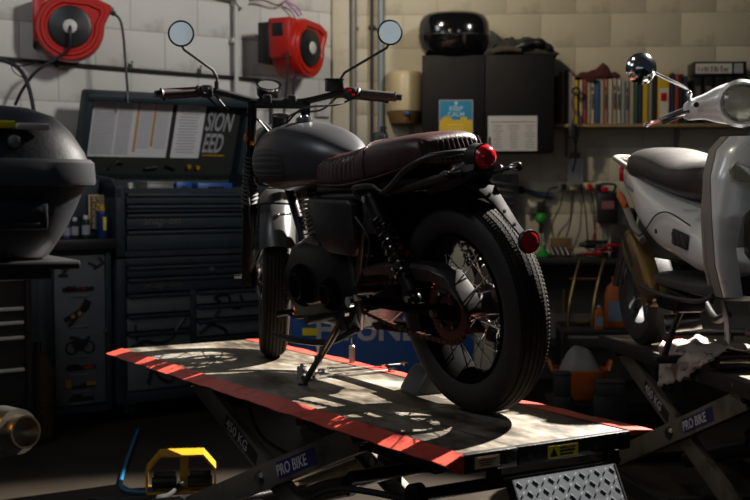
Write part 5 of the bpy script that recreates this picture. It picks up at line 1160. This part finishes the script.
# ---- chain drive on the left
sp = MB(); n = 42; poly = []
for k in range(n*2): a = PI*k/n; r = .098 if k % 2 else .090; poly.append((r*math.cos(a), r*math.sin(a)))
sp.prism(poly, -.083, -.079, lambda a, b, c_: (c_, a, .31+b)); 
spk = sp.build('rear_sprocket', mat('rusty_sprocket', '6b3428', .45, .6, .3, 30), mc)
MB().lathe([(.045, -.088), (.06, -.088), (.06, -.078), (.045, -.078)], (0, 0, .31), 'x', 32, closed=True).build('sprocket_carrier', BMET, spk)
for k in range(6): a = 2*PI*k/6; MB().cyl((-.092, .053*math.cos(a), .31+.053*math.sin(a)), (-.08, .053*math.cos(a), .31+.053*math.sin(a)), .006, None, 6).build('sprocket_bolt', STEEL, spk)
mm = MB(); path = []
R1, R2, Y2, Z2 = .095, .036, .52, .305
for i in range(30): path.append((-.081, R1*math.cos(rad(90)+PI*i/29)*1, .31+R1*math.sin(rad(90)+PI*i/29)))
for i in range(1, 34): u = i/34; path.append((-.081, 0+(Y2)*u, (.31-R1)+(Z2-R2-.31+R1)*u-.012*math.sin(PI*u)))
for i in range(12): path.append((-.081, Y2+R2*math.cos(rad(-90)+PI*i/11), Z2+R2*math.sin(rad(-90)+PI*i/11)))
for i in range(1, 34): u = i/34; path.append((-.081, Y2*(1-u), (Z2+R2)+(.31+R1-Z2-R2)*u))
for i in range(0, len(path)-1):
    a, b = V(path[i]), V(path[i+1]); d = b-a
    if d.length < 1e-5: continue
    an = math.atan2(d.z, d.y); mm.box((a+b)/2, (.010 if i % 2 else .014, d.length*1.15, .010 if i % 2 else .013), Matrix.Rotation(an, 3, 'X'))
o = mm.build('drive_chain', mat('rusty_chain', '5c3a2e', .4, .7, .3, 60), mc); o['kind'] = 'stuff'
cg = []
for y, z, h_ in ((.40, .405, .012), (.30, .422, .016), (.15, .428, .020), (.02, .424, .022), (-.06, .408, .022), (-.115, .365, .018), (-.14, .335, .012)): cg.append([(-.062, y, z-h_*1.3), (-.120, y-.004, z-h_*1.3), (-.126, y, z+h_*.3), (-.116, y+.002, z+h_*.8), (-.062, y+.004, z+h_*.8)])
MB().loft(cg).build('chain_guard', mat('satin_guard', '262423', .34, .1, .2), mc)
# ---- pegs, stand, levers
kf = V((-.235, .675, .027)); kt = V((-.105, .600, .225))
ks = MB().cyl(kt, kf+(kt-kf)*.04, .013, .010, 14).cyl(kf+V((0, 0, -.002)), kf+V((0, 0, .008)), .018, .016, 18).box(kt, (.03, .05, .06), None, .006).build('side_stand', BLK, mc)
MB().tube([kt+V((-.02, -.01, 0)), kt+(kf-kt)*.25+V((-.02, -.018, .0)), kt+(kf-kt)*.5+V((-.012, -.012, 0))], .004, 6).build('stand_spring', BRONZ, ks)
MB().cyl((-.11, .60, .25), (-.19, .60, .25), .011, None, 12).cyl((-.16, .60, .25), (-.235, .60, .25), .015, None, 14).box((-.10, .60, .25), (.02, .09, .03), None, .005).build('rider_footpeg', BLK, mc)
MB().tube([(-.14, .62, .245), (-.15, .74, .235), (-.155, .84, .225), (-.155, .90, .235)], .006, 8).cyl((-.135, .90, .236), (-.20, .90, .236), .010, None, 12).cyl((-.11, .62, .245), (-.15, .62, .245), .010).build('gear_lever', BMET, mc)
MB().tube([(-.13, .62, .30), (-.14, .72, .28), (-.13, .86, .27)], .004, 6).build('gear_linkage', CHR, mc)
MB().tube([(-.08, .55, .20), (-.12, .68, .15), (-.16, .85, .145), (-.18, .98, .155)], .012, 8).build('centre_stand_tube', BLK, mc)
MB().cyl((-.12, .30, .36), (-.15, .29, .36), .012).cyl((-.15, .29, .36), (-.225, .27, .37), .014, None, 14).tube([(-.115, .45, .33), (-.125, .36, .34), (-.12, .29, .36)], .009, 8).build('pillion_footpeg', BMET, mc)
MB().cyl((-.118, .44, .32), (-.136, .44, .32), .013, None, 6).cyl((-.12, .36, .335), (-.135, .36, .335), .010, None, 6).cyl((-.12, .53, .26), (-.135, .53, .26), .010, None, 6).cyl((-.118, .50, .30), (-.132, .50, .30), .018, None, 20).build('frame_bolts', CHR, mc)
MB().tube([(-.10, .50, .62), (-.12, .42, .58), (-.11, .36, .50), (-.10, .42, .40)], .005, 6).tube([(-.07, .62, .60), (-.11, .68, .50), (-.10, .70, .40), (-.09, .62, .30)], .005, 6).build('wiring', HOSE, mc)
MB().box((-.09, .34, .57), (.05, .09, .10), None, .012).build('battery_box', BLK, mc)
MB().tube([(-.07, .20, .46), (-.09, .27, .50), (-.09, .32, .56)], .008, 8).build('red_hose', mat('dull_red', '7a2420', .5), mc)

# ================================================================== SCOOTER
sc = empty('scooter', (1.19, 4.45, LIFT_Z), rad(-172), 'pearl silver scooter with charcoal seat on the right-hand lift', 'scooter')
def lofty(rows, n=2.6, k=28, sm=5):
    # rows: y, halfwidth, ztop, zbottom
    return MB().loft([[(x, r[0], z) for x, z in sell(0, (r[2]+r[3])/2, r[1], (r[2]-r[3])/2, n, k)] for r in smooth_table(rows, sm)])
bodyr = [(-.64, .03, .745, .70), (-.60, .07, .755, .67), (-.50, .105, .755, .62), (-.36, .135, .73, .57), (-.18, .165, .68, .485), (0, .175, .64, .41), (.18, .17, .60, .375), (.34, .165, .54, .345), (.52, .15, .46, .345), (.62, .08, .42, .36)]
bd_ = lofty(bodyr, 3.0).build('body_panel', SILV, sc, angle=60)
MB().box((.172, .26, .47), (.012, .13, .055), Matrix.Rotation(rad(-8), 3, 'X'), .02).build('vent_recess', INK, bd_)
for i in range(3): MB().box((.178, .22+i*.04, .47), (.01, .012, .05), Matrix.Rotation(rad(30), 3, 'X'), .003).build('vent_slat', SCLOW, bd_)
MB().cyl((.168, .04, .49), (.176, .04, .49), .009, None, 16).build('panel_screw', INK, bd_)
MB().tube([(.173, -.30, .52), (.182, -.12, .47), (.184, -.03, .50), (.182, .06, .55), (.18, .18, .56), (.17, .34, .52)], .003, 6).build('panel_seam', SCLOW, bd_)
MB().tube([(.112, -.50, .61), (.14, -.36, .56), (.165, -.20, .49), (.17, -.1, .45)], .014, 8).build('lower_trim', SILD, bd_)
MB().box((.148, -.40, .60), (.014, .11, .03), Matrix.Rotation(rad(-28), 3, 'X'), .008).build('orange_indicator', mat('orange_lens', 'b4561a', .25), bd_)
MB().box((.150, -.28, .64), (.004, .12, .012), Matrix.Rotation(rad(-15), 3, 'X')).build('side_badge', SILD, bd_)
seatr = [(-.47, .05, .770, .71), (-.45, .10, .795, .685), (-.38, .135, .806, .672), (-.26, .145, .805, .655), (-.12, .15, .785, .635), (.02, .15, .755, .615), (.14, .145, .745, .60), (.24, .13, .745, .60), (.30, .10, .735, .62), (.33, .04, .715, .65)]
lofty(seatr, 2.7).build('seat', SCSEAT, sc, angle=60)
MB().tube([(.10, -.42, .72), (.13, -.50, .76), (.10, -.60, .775), (0, -.64, .775), (-.10, -.60, .775), (-.13, -.50, .76), (-.10, -.42, .72)], .011, 12).build('grab_handle', SILD, sc)
MB().box((0, -.655, .71), (.14, .03, .07), None, .012).build('tail_lamp', REDP, sc)
MB().box((0, -.05, .46), (.24, .55, .16), None, .03).build('under_seat_box', SCLOW, sc)
# footboard and lower side
lofty([(-.06, .13, .34, .28), (.04, .175, .34, .285), (.2, .185, .335, .285), (.45, .185, .335, .28), (.56, .175, .35, .28), (.62, .13, .37, .30)], 4, 28, 3).build('footboard', SCLOW, sc)
MB().tube([(.195, -.05, .285), (.205, .2, .270), (.205, .48, .275), (.19, .58, .30)], .008, 8).build('lower_sill', SCLOW, sc)
# leg shield (U shape seen from above)
def shield(u, v):
    z = .30+.51*v
    hw_ = lerp_table([(0, .17), (.2, .195), (.5, .205), (.75, .195), (.92, .165), (1, .12)], v)[1]
    dep = lerp_table([(0, .02), (.3, .03), (.6, .07), (.85, .10), (1, .09)], v)[1]
    yb_ = lerp_table([(0, .62), (.5, .605), (1, .53)], v)[1]
    a = PI*u; x = hw_*math.copysign(abs(math.cos(a))**.75, math.cos(a)); y = yb_+dep*math.sin(a)**.8-.0
    if v < .45 and abs(x) < .12: y -= 0
    return (x, y, z)
def half(sg):
    def f(q, v):
        hw_ = shield(0, v)[0]; xi = lerp_table([(0, .115), (.3, .140), (.5, .130), (.62, .07), (.72, 0), (1, 0)], v)[1]
        amax = math.acos(min(1, (xi/hw_)**(1/.75))); p = shield(amax/PI*q, v); return (sg*p[0], p[1], p[2])
    return f
sh_ = MB().grid(half(1), 20, 36, .006).grid(half(-1), 20, 36, .006).build('leg_shield', SILV, sc, angle=60)
def inner(u, v):
    p = V(shield(u, v)); return (p.x*.97, .50+ (p.y-.60)*.15+.02*math.sin(PI*u), p.z)
MB().grid(inner, 20, 16, .006).build('inner_shield', SILD, sh_, angle=60)
for sg in (-1, 1):
    MB().grid(lambda u, v: ((shield(0 if sg > 0 else 1, v)[0])*(1.0-.03*u*0), shield(0, v)[1]-.055*u, .30+.51*v), 4, 24, .012).build('shield_edge', SILD, sh_, angle=60)
    ysh = lambda a: .595+.085*max(0, 1-(a/.19)**2.6)**.4
    MB().prism([(.07, .0), (.135, .035), (.150, .01), (.145, -.03), (.10, -.045), (.075, -.03)], 0, .02, lambda a, b, c_: (sg*(a+.022), ysh(a+.022)+.002+c_*.8, .695+b)).build('turn_signal_lens', GLASS, sh_)
    MB().prism([(.076, -.002), (.13, .027), (.142, .008), (.137, -.025), (.10, -.038), (.08, -.026)], -.008, .012, lambda a, b, c_: (sg*(a+.022), ysh(a+.022)+.002+c_*.8, .695+b)).build('signal_reflector', CHR, sh_)
# front wheel and fender
def small_wheel(y, z, R, nm):
    M = Matrix.Translation((0, y, z)); m = MB(M)
    m.lathe([(R*.62, -.035), (R*.7, -.045), (R*.88, -.046), (R*.97, -.03), (R, 0), (R*.97, .03), (R*.88, .046), (R*.7, .045), (R*.62, .035)], (0, 0, 0), 'x', 48)
    t_ = m.build(nm, RUB, sc); q = MB(M).lathe([(R*.66, -.036), (R*.6, -.030), (R*.56, 0), (R*.6, .030), (R*.66, .036)], (0, 0, 0), 'x', 40).cyl((-.04, 0, 0), (.04, 0, 0), .035, None, 20)
    for k in range(5): a = 2*PI*k/5; q.box((0, R*.33*math.cos(a), R*.33*math.sin(a)), (.03, R*.6, .035), Matrix.Rotation(a, 3, 'X'), .006)
    q.build('alloy_rim', SCLOW, t_)
small_wheel(.80, .225, .225, 'front_tyre'); small_wheel(-.52, .225, .225, 'rear_tyre')
arc_guard(Matrix.Translation((0, .80, .225)), .262, .15, rad(20), rad(150), .05, 24, 10).build('front_mudguard', SILV, sc, angle=60)
for sg in (-1, 1): MB().cyl((sg*.075, .80, .225), (sg*.07, .68, .52), .022, None, 14).build('fork_leg', BLK, sc)
MB().box((0, .60, .45), (.16, .12, .30), None, .03).build('inner_wheel_housing', BLK, sc)
# handlebar cowl with headlight (slightly turned)
CM = Matrix.Translation((.02, .37, .925)) @ Matrix.Rotation(rad(-17), 4, 'Z')
cow = []
for x, y0_, y1_, zb_, zt_ in ((-.175, -.04, .0, -.04, .005), (-.155, -.05, .02, -.048, .022), (-.11, -.06, .05, -.046, .040), (-.06, -.06, .085, -.06, .066), (0, -.06, .10, -.068, .080), (.06, -.06, .085, -.06, .066), (.11, -.06, .05, -.046, .040), (.155, -.05, .02, -.048, .022), (.175, -.04, .0, -.04, .005)):
    cow.append([(x, (y0_+y1_)/2+(y1_-y0_)/2*c_, z_) for c_, z_ in [(math.copysign(abs(math.cos(2*PI*i/24))**.8, math.cos(2*PI*i/24)), (zt_+zb_)/2+(zt_-zb_)/2*math.copysign(abs(math.sin(2*PI*i/24))**.8, math.sin(2*PI*i/24))) for i in range(24)]])
tab = [[c for p in r for c in p] for r in cow]; tab = smooth_table(tab, 4); cow = [[tuple(r[i:i+3]) for i in range(0, len(r), 3)] for r in tab]
co = MB(CM).loft(cow).build('handlebar_cowl', SILV, sc, angle=60)
MB(CM).lathe([(.062, .070), (.076, .076), (.080, .094), (.070, .104), (.062, .100)], (0, 0, .0), 'y', 36, closed=True).build('headlight_rim', SILV, co)
MB(CM).lathe([(.001, .070), (.03, .075), (.064, .098)], (0, 0, 0), 'y', 36).build('headlight_reflector', REFL, co)
MB(CM).lathe([(.001, .121), (.03, .118), (.055, .108), (.066, .100)], (0, 0, 0), 'y', 36).build('headlight_lens', GLASS, co)
MB(CM).cyl((.14, .045, .0), (.14, .055, .0), .009, None, 14).build('cowl_screw', INK, co)
MB(CM).tube([(-.17, -.02, -.01), (-.24, -.05, -.02), (-.33, -.09, -.03)], .017, 14).build('grip', SCLOW, sc); MB(CM).tube([(.16, -.03, -.015), (.19, -.07, -.025), (.23, -.14, -.04)], .015, 14).build('grip', SCLOW, sc)
for sg in (-1, 1): MB(CM).tube([(sg*.16, .01, -.02), (sg*.21, .02, -.035), (sg*.27, .0, -.052), (sg*.30, -.02, -.062)], lambda u: .0075-.001*u, 8).ball((sg*.30, -.02, -.062), .010, 10).build('brake_lever', CHR, sc)
pm = V((.285, .12, .130))
MB(CM).tube([(.158, .01, .015), (.160, .01, .045), (.175, .018, .060), (.22, .05, .078), (.295, .11, .108)], .006, 10).ball((.160, .01, .040), .011, 12).build('mirror_stalk', CHR, sc)
MM = CM @ Matrix.Translation((.325, .105, .118)) @ Matrix.Rotation(rad(14), 4, 'Z')
mh = MB(MM).lathe([(.001, .030), (.025, .026), (.045, .014), (.053, 0), (.051, -.008), (.046, -.010)], (0, 0, 0), 'y', 32).build('mirror_shell', CHR, sc)
MB(MM).lathe([(.001, -.009), (.046, -.009), (.046, -.006), (.001, -.006)], (0, 0, 0), 'y', 32, closed=True).build('mirror_glass', mat('mirror_glass', 'f2f2f2', .03, 1, 0), mh)
MB(CM).tube([(-.158, .01, .015), (-.160, .01, .045), (-.22, .03, .082), (-.27, .05, .115)], .006, 10).build('mirror_stalk', CHR, sc)
MM = CM @ Matrix.Translation((-.300, .055, .132)) 
MB(MM).lathe([(.001, .030), (.025, .026), (.045, .014), (.053, 0), (.051, -.008), (.001, -.008)], (0, 0, 0), 'y', 32).build('mirror_shell', CHR, sc)
MB().cyl((0, .55, .55), (0, .42, .92), .028, None, 16).build('steering_column', SCLOW, sc)
MB().tube([(.02, .46, .84), (.06, .44, .88), (.10, .42, .90)], .006, 8).tube([(-.02, .46, .84), (-.06, .44, .88), (-.10, .42, .90)], .006, 8).build('control_cable', HOSE, sc)
# engine and transmission on the visible side
fc = MB(); 
rows = [(-.34, .45), (-.30, .485), (-.22, .475), (-.12, .40), (-.03, .30), (.0, .25), (-.04, .225), (-.13, .25), (-.24, .33), (-.33, .40)]
rg_ = [[(x, -.17+(a+.17)*k, .35+(b-.35)*k) for a, b in rows] for x, k in ((.12, .95), (.155, 1), (.172, .93), (.180, .75))]
fcc = fc.loft(rg_).build('fan_cover', BRONZ, sc, angle=30)
for i in range(4): MB().box((.182, -.275+i*.022, .445-i*.022), (.006, .014, .075), Matrix.Rotation(rad(38), 3, 'X'), .002).build('cooling_slot', INK, fcc)
MB().cyl((.0, -.10, .26), (.15, -.10, .26), .07, .06, 24).cyl((.15, -.10, .24), (.165, -.10, .24), .035, None, 20).build('engine_casing', BRONZ, sc)
MB().box((.08, .05, .25), (.12, .20, .10), None, .02).tube([(.12, 0, .30), (.14, .10, .28), (.12, .22, .26)], .012, 8).build('cylinder_block', BMET, sc)
MB().cyl((-.02, .0, .16), (.10, -.05, .14), .035, None, 18).build('oil_filter', STEEL, sc)
MB().cyl((-.15, -.55, .24), (-.15, -.28, .22), .05, None, 24).tube([(-.10, .05, .18), (-.12, -.1, .15), (-.15, -.28, .20)], .016, 10).build('exhaust', BMET, sc)
MB().cyl((.12, -.52, .25), (.10, -.40, .56), .022, None, 14).build('rear_shock', BLK, sc)
MB().b2(-.16, .16, -.02, .02, .0, .03, .006).tube([(-.12, 0, .03), (-.10, .05, .15), (-.06, .08, .26)], .012, 8).tube([(.12, 0, .03), (.10, .05, .15), (.06, .08, .26)], .012, 8).build('centre_stand', BLK, sc)

# ================================================================== PARKED MOTORCYCLE AT LEFT EDGE (top case, rack, silencer)
pk_loc = (-.932, 2.78, 0)
RZP = rad(30)
pk = empty('parked_motorcycle', pk_loc, RZP, 'parked motorcycle tail with black rack and chrome silencer at the left edge', 'motorcycle')
MB().b2(-.26, .20, -.19, .28, 1.062, 1.082, .006).b2(-.20, .14, -.17, .25, 1.04, 1.062, .006).build('luggage_rack', BLK, pk)
MB().tube([(-.06, .0, 1.04), (-.06, .20, 1.0), (-.08, .6, .90), (-.08, 1.0, .86)], .013, 8).tube([(.06, .0, 1.04), (.06, .20, 1.0), (.04, .6, .90), (.04, 1.0, .86)], .013, 8).build('subframe', BLK, pk)
MB().loft([[(x, y, z) for x, z in sell(-.02, zc, w_, h_, 2.6, 24)] for y, zc, w_, h_ in ((.02, .98, .05, .03), (.15, .97, .10, .05), (.5, .93, .13, .08), (.9, .92, .12, .09), (1.1, .90, .08, .06))]).build('tail_body', BLK, pk, angle=60)
MB().box((-.02, .0, .95), (.12, .03, .05), None, .01).build('tail_light', REDP, pk)
m_ = Matrix.Translation((-.08, .62, .34)); m = MB(m_)
m.lathe([(.21, -.055), (.23, -.07), (.28, -.075), (.32, -.055), (.34, 0), (.32, .055), (.28, .075), (.23, .07), (.21, .055)], (0, 0, 0), 'x', 56); wt = m.build('rear_tyre', RUB, pk)
q = MB(m_).lathe([(.215, -.056), (.20, -.05), (.19, 0), (.20, .05), (.215, .056)], (0, 0, 0), 'x', 48).cyl((-.09, 0, 0), (.09, 0, 0), .05, None, 24)
for k in range(6): a = 2*PI*k/6; q.box((0, .12*math.cos(a), .12*math.sin(a)), (.03, .17, .03), Matrix.Rotation(a, 3, 'X'), .006)
q.build('alloy_rim', BLK, wt)
MB().tube([(-.08+.11, .62, .34), (.03, .85, .42), (.03, 1.1, .5)], .025, 10).tube([(-.19, .62, .34), (-.19, .85, .42), (-.15, 1.1, .5)], .025, 10).build('swingarm', BLK, pk)
MB().cyl((0, .9, .5), (0, .75, .9), .03, None, 16).build('shock_absorber', BLK, pk)
MB().b2(-.15, .13, 1.05, 1.55, .32, .80, .05).build('engine_block', BMET, pk)
MB().tube([(-.12, 1.5, .86), (-.1, 1.0, .88), (.0, .8, .9)], .014, 8).build('frame_tube', BLK, pk)
MB().tube([(-.10, 1.1, .30), (-.13, 1.2, .0), (-.15, 1.22, .0)], .012, 8).build('side_stand', BLK, pk)
# silencer: end at pixel (18,430)
tip = at(26, 432, 2.92); c_, s_ = math.cos(RZP), math.sin(RZP)
def topk(p): d = V(p)-V(pk_loc); return V((d.x*c_+d.y*s_, -d.x*s_+d.y*c_, d.z))
tp = topk(tip); dv = V((-.16, .50, -.06)).normalized()
si = MB().cyl(tp+dv*.10, tp+dv*.50, .062, .058, 30).build('silencer', STEEL, pk)
MB().cyl(tp+dv*.035, tp+dv*.11, .056, .064, 30).build('end_cap', STEEL, si)
A_ = dv.orthogonal().normalized(); B_ = dv.cross(A_); o_ = tp
def ringp(p, r, n=28): return [p+(A_*math.cos(2*PI*k/n)+B_*math.sin(2*PI*k/n))*r for k in range(n)]
MB().loft([ringp(tp+dv*.05, .040), ringp(tp, .041), ringp(tp, .036), ringp(tp+dv*.10, .035)], cap=False).build('tail_pipe', mat('bronze_chrome', 'b39a7a', .22, 1, .1), si)
MB().loft([ringp(tp+dv*.09, .0345), ringp(tp+dv*.10, .001)], cap=False).build('pipe_inside', INK, si)
MB().tube([tp+dv*.45, tp+dv*.62+V((-.02, 0, -.05)), topk((0, 0, 0))*0+V((.0, .95, .32))], .024, 12).build('link_pipe', STEEL, si)
MB().box(tp+V((-.085, .03, .07)), (.02, .05, .12), None, .006).build('yellow_tag', YEL, pk)
# top case
TC = empty('top_case', (pk_loc[0], pk_loc[1], 1.083), RZP, 'large scuffed black motorcycle top case with yellow and white sticker at left', 'top case')
TCM = mat('scuffed_black_plastic', '262a31', .48, 0, .25, 9, .2, 120, '55575c', .15, 22, spec=.3)
def tr_(hx, hy, z, n=3.4, cy=0): return [(x-.02, y+cy, z) for x, y in sell(0, 0, hx, hy, n, 48)]
MB().loft([tr_(.165, .16, .0), tr_(.18, .172, .008), tr_(.215, .192, .06), tr_(.245, .206, .12), tr_(.262, .214, .165), tr_(.260, .212, .168)]).build('lower_shell', TCM, TC)
MB().loft([tr_(.262, .21, .165), tr_(.284, .232, .168), tr_(.287, .235, .175), tr_(.284, .232, .218), tr_(.276, .225, .226)]).build('lid_band', mat('satin_charcoal_band', '4a4c50', .33, 0, .15, 8, .1, 100), TC)
MB().loft([tr_(.270, .22, .224), tr_(.262, .213, .245), tr_(.238, .192, .29, 3.0), tr_(.205, .165, .325, 2.8), tr_(.15, .12, .345, 2.6), tr_(.07, .06, .352, 2.5)]).build('lid', TCM, TC, angle=50)
MB().b2(-.24, .12, -.222, -.19, .07, .135, .006).build('handle_panel', TCM, TC)
MB().b2(-.20, .10, -.226, -.21, .078, .086, .002).build('handle_lip', BLK, TC)
lk = MB().cyl((.05, -.213, .262), (.05, -.190, .262), .017, None, 28).build('lock_boss', BLK, TC); lk2 = MB().lathe([(.001, -.220), (.010, -.219), (.014, -.216), (.014, -.205)], (.05, 0, .262), 'y', 28).build('round_chrome_emblem', SILD, lk)
MB().box((.095, -.196, .296), (.07, .02, .014), None, .003).build('white_sticker', mat('pink_white_sticker', 'cdb9b4', .5), TC)
MB().box((-.02, -.199, .299), (.15, .02, .016), None, .003).build('yellow_sticker', YELS, TC)
print('objects', len(bpy.data.objects))
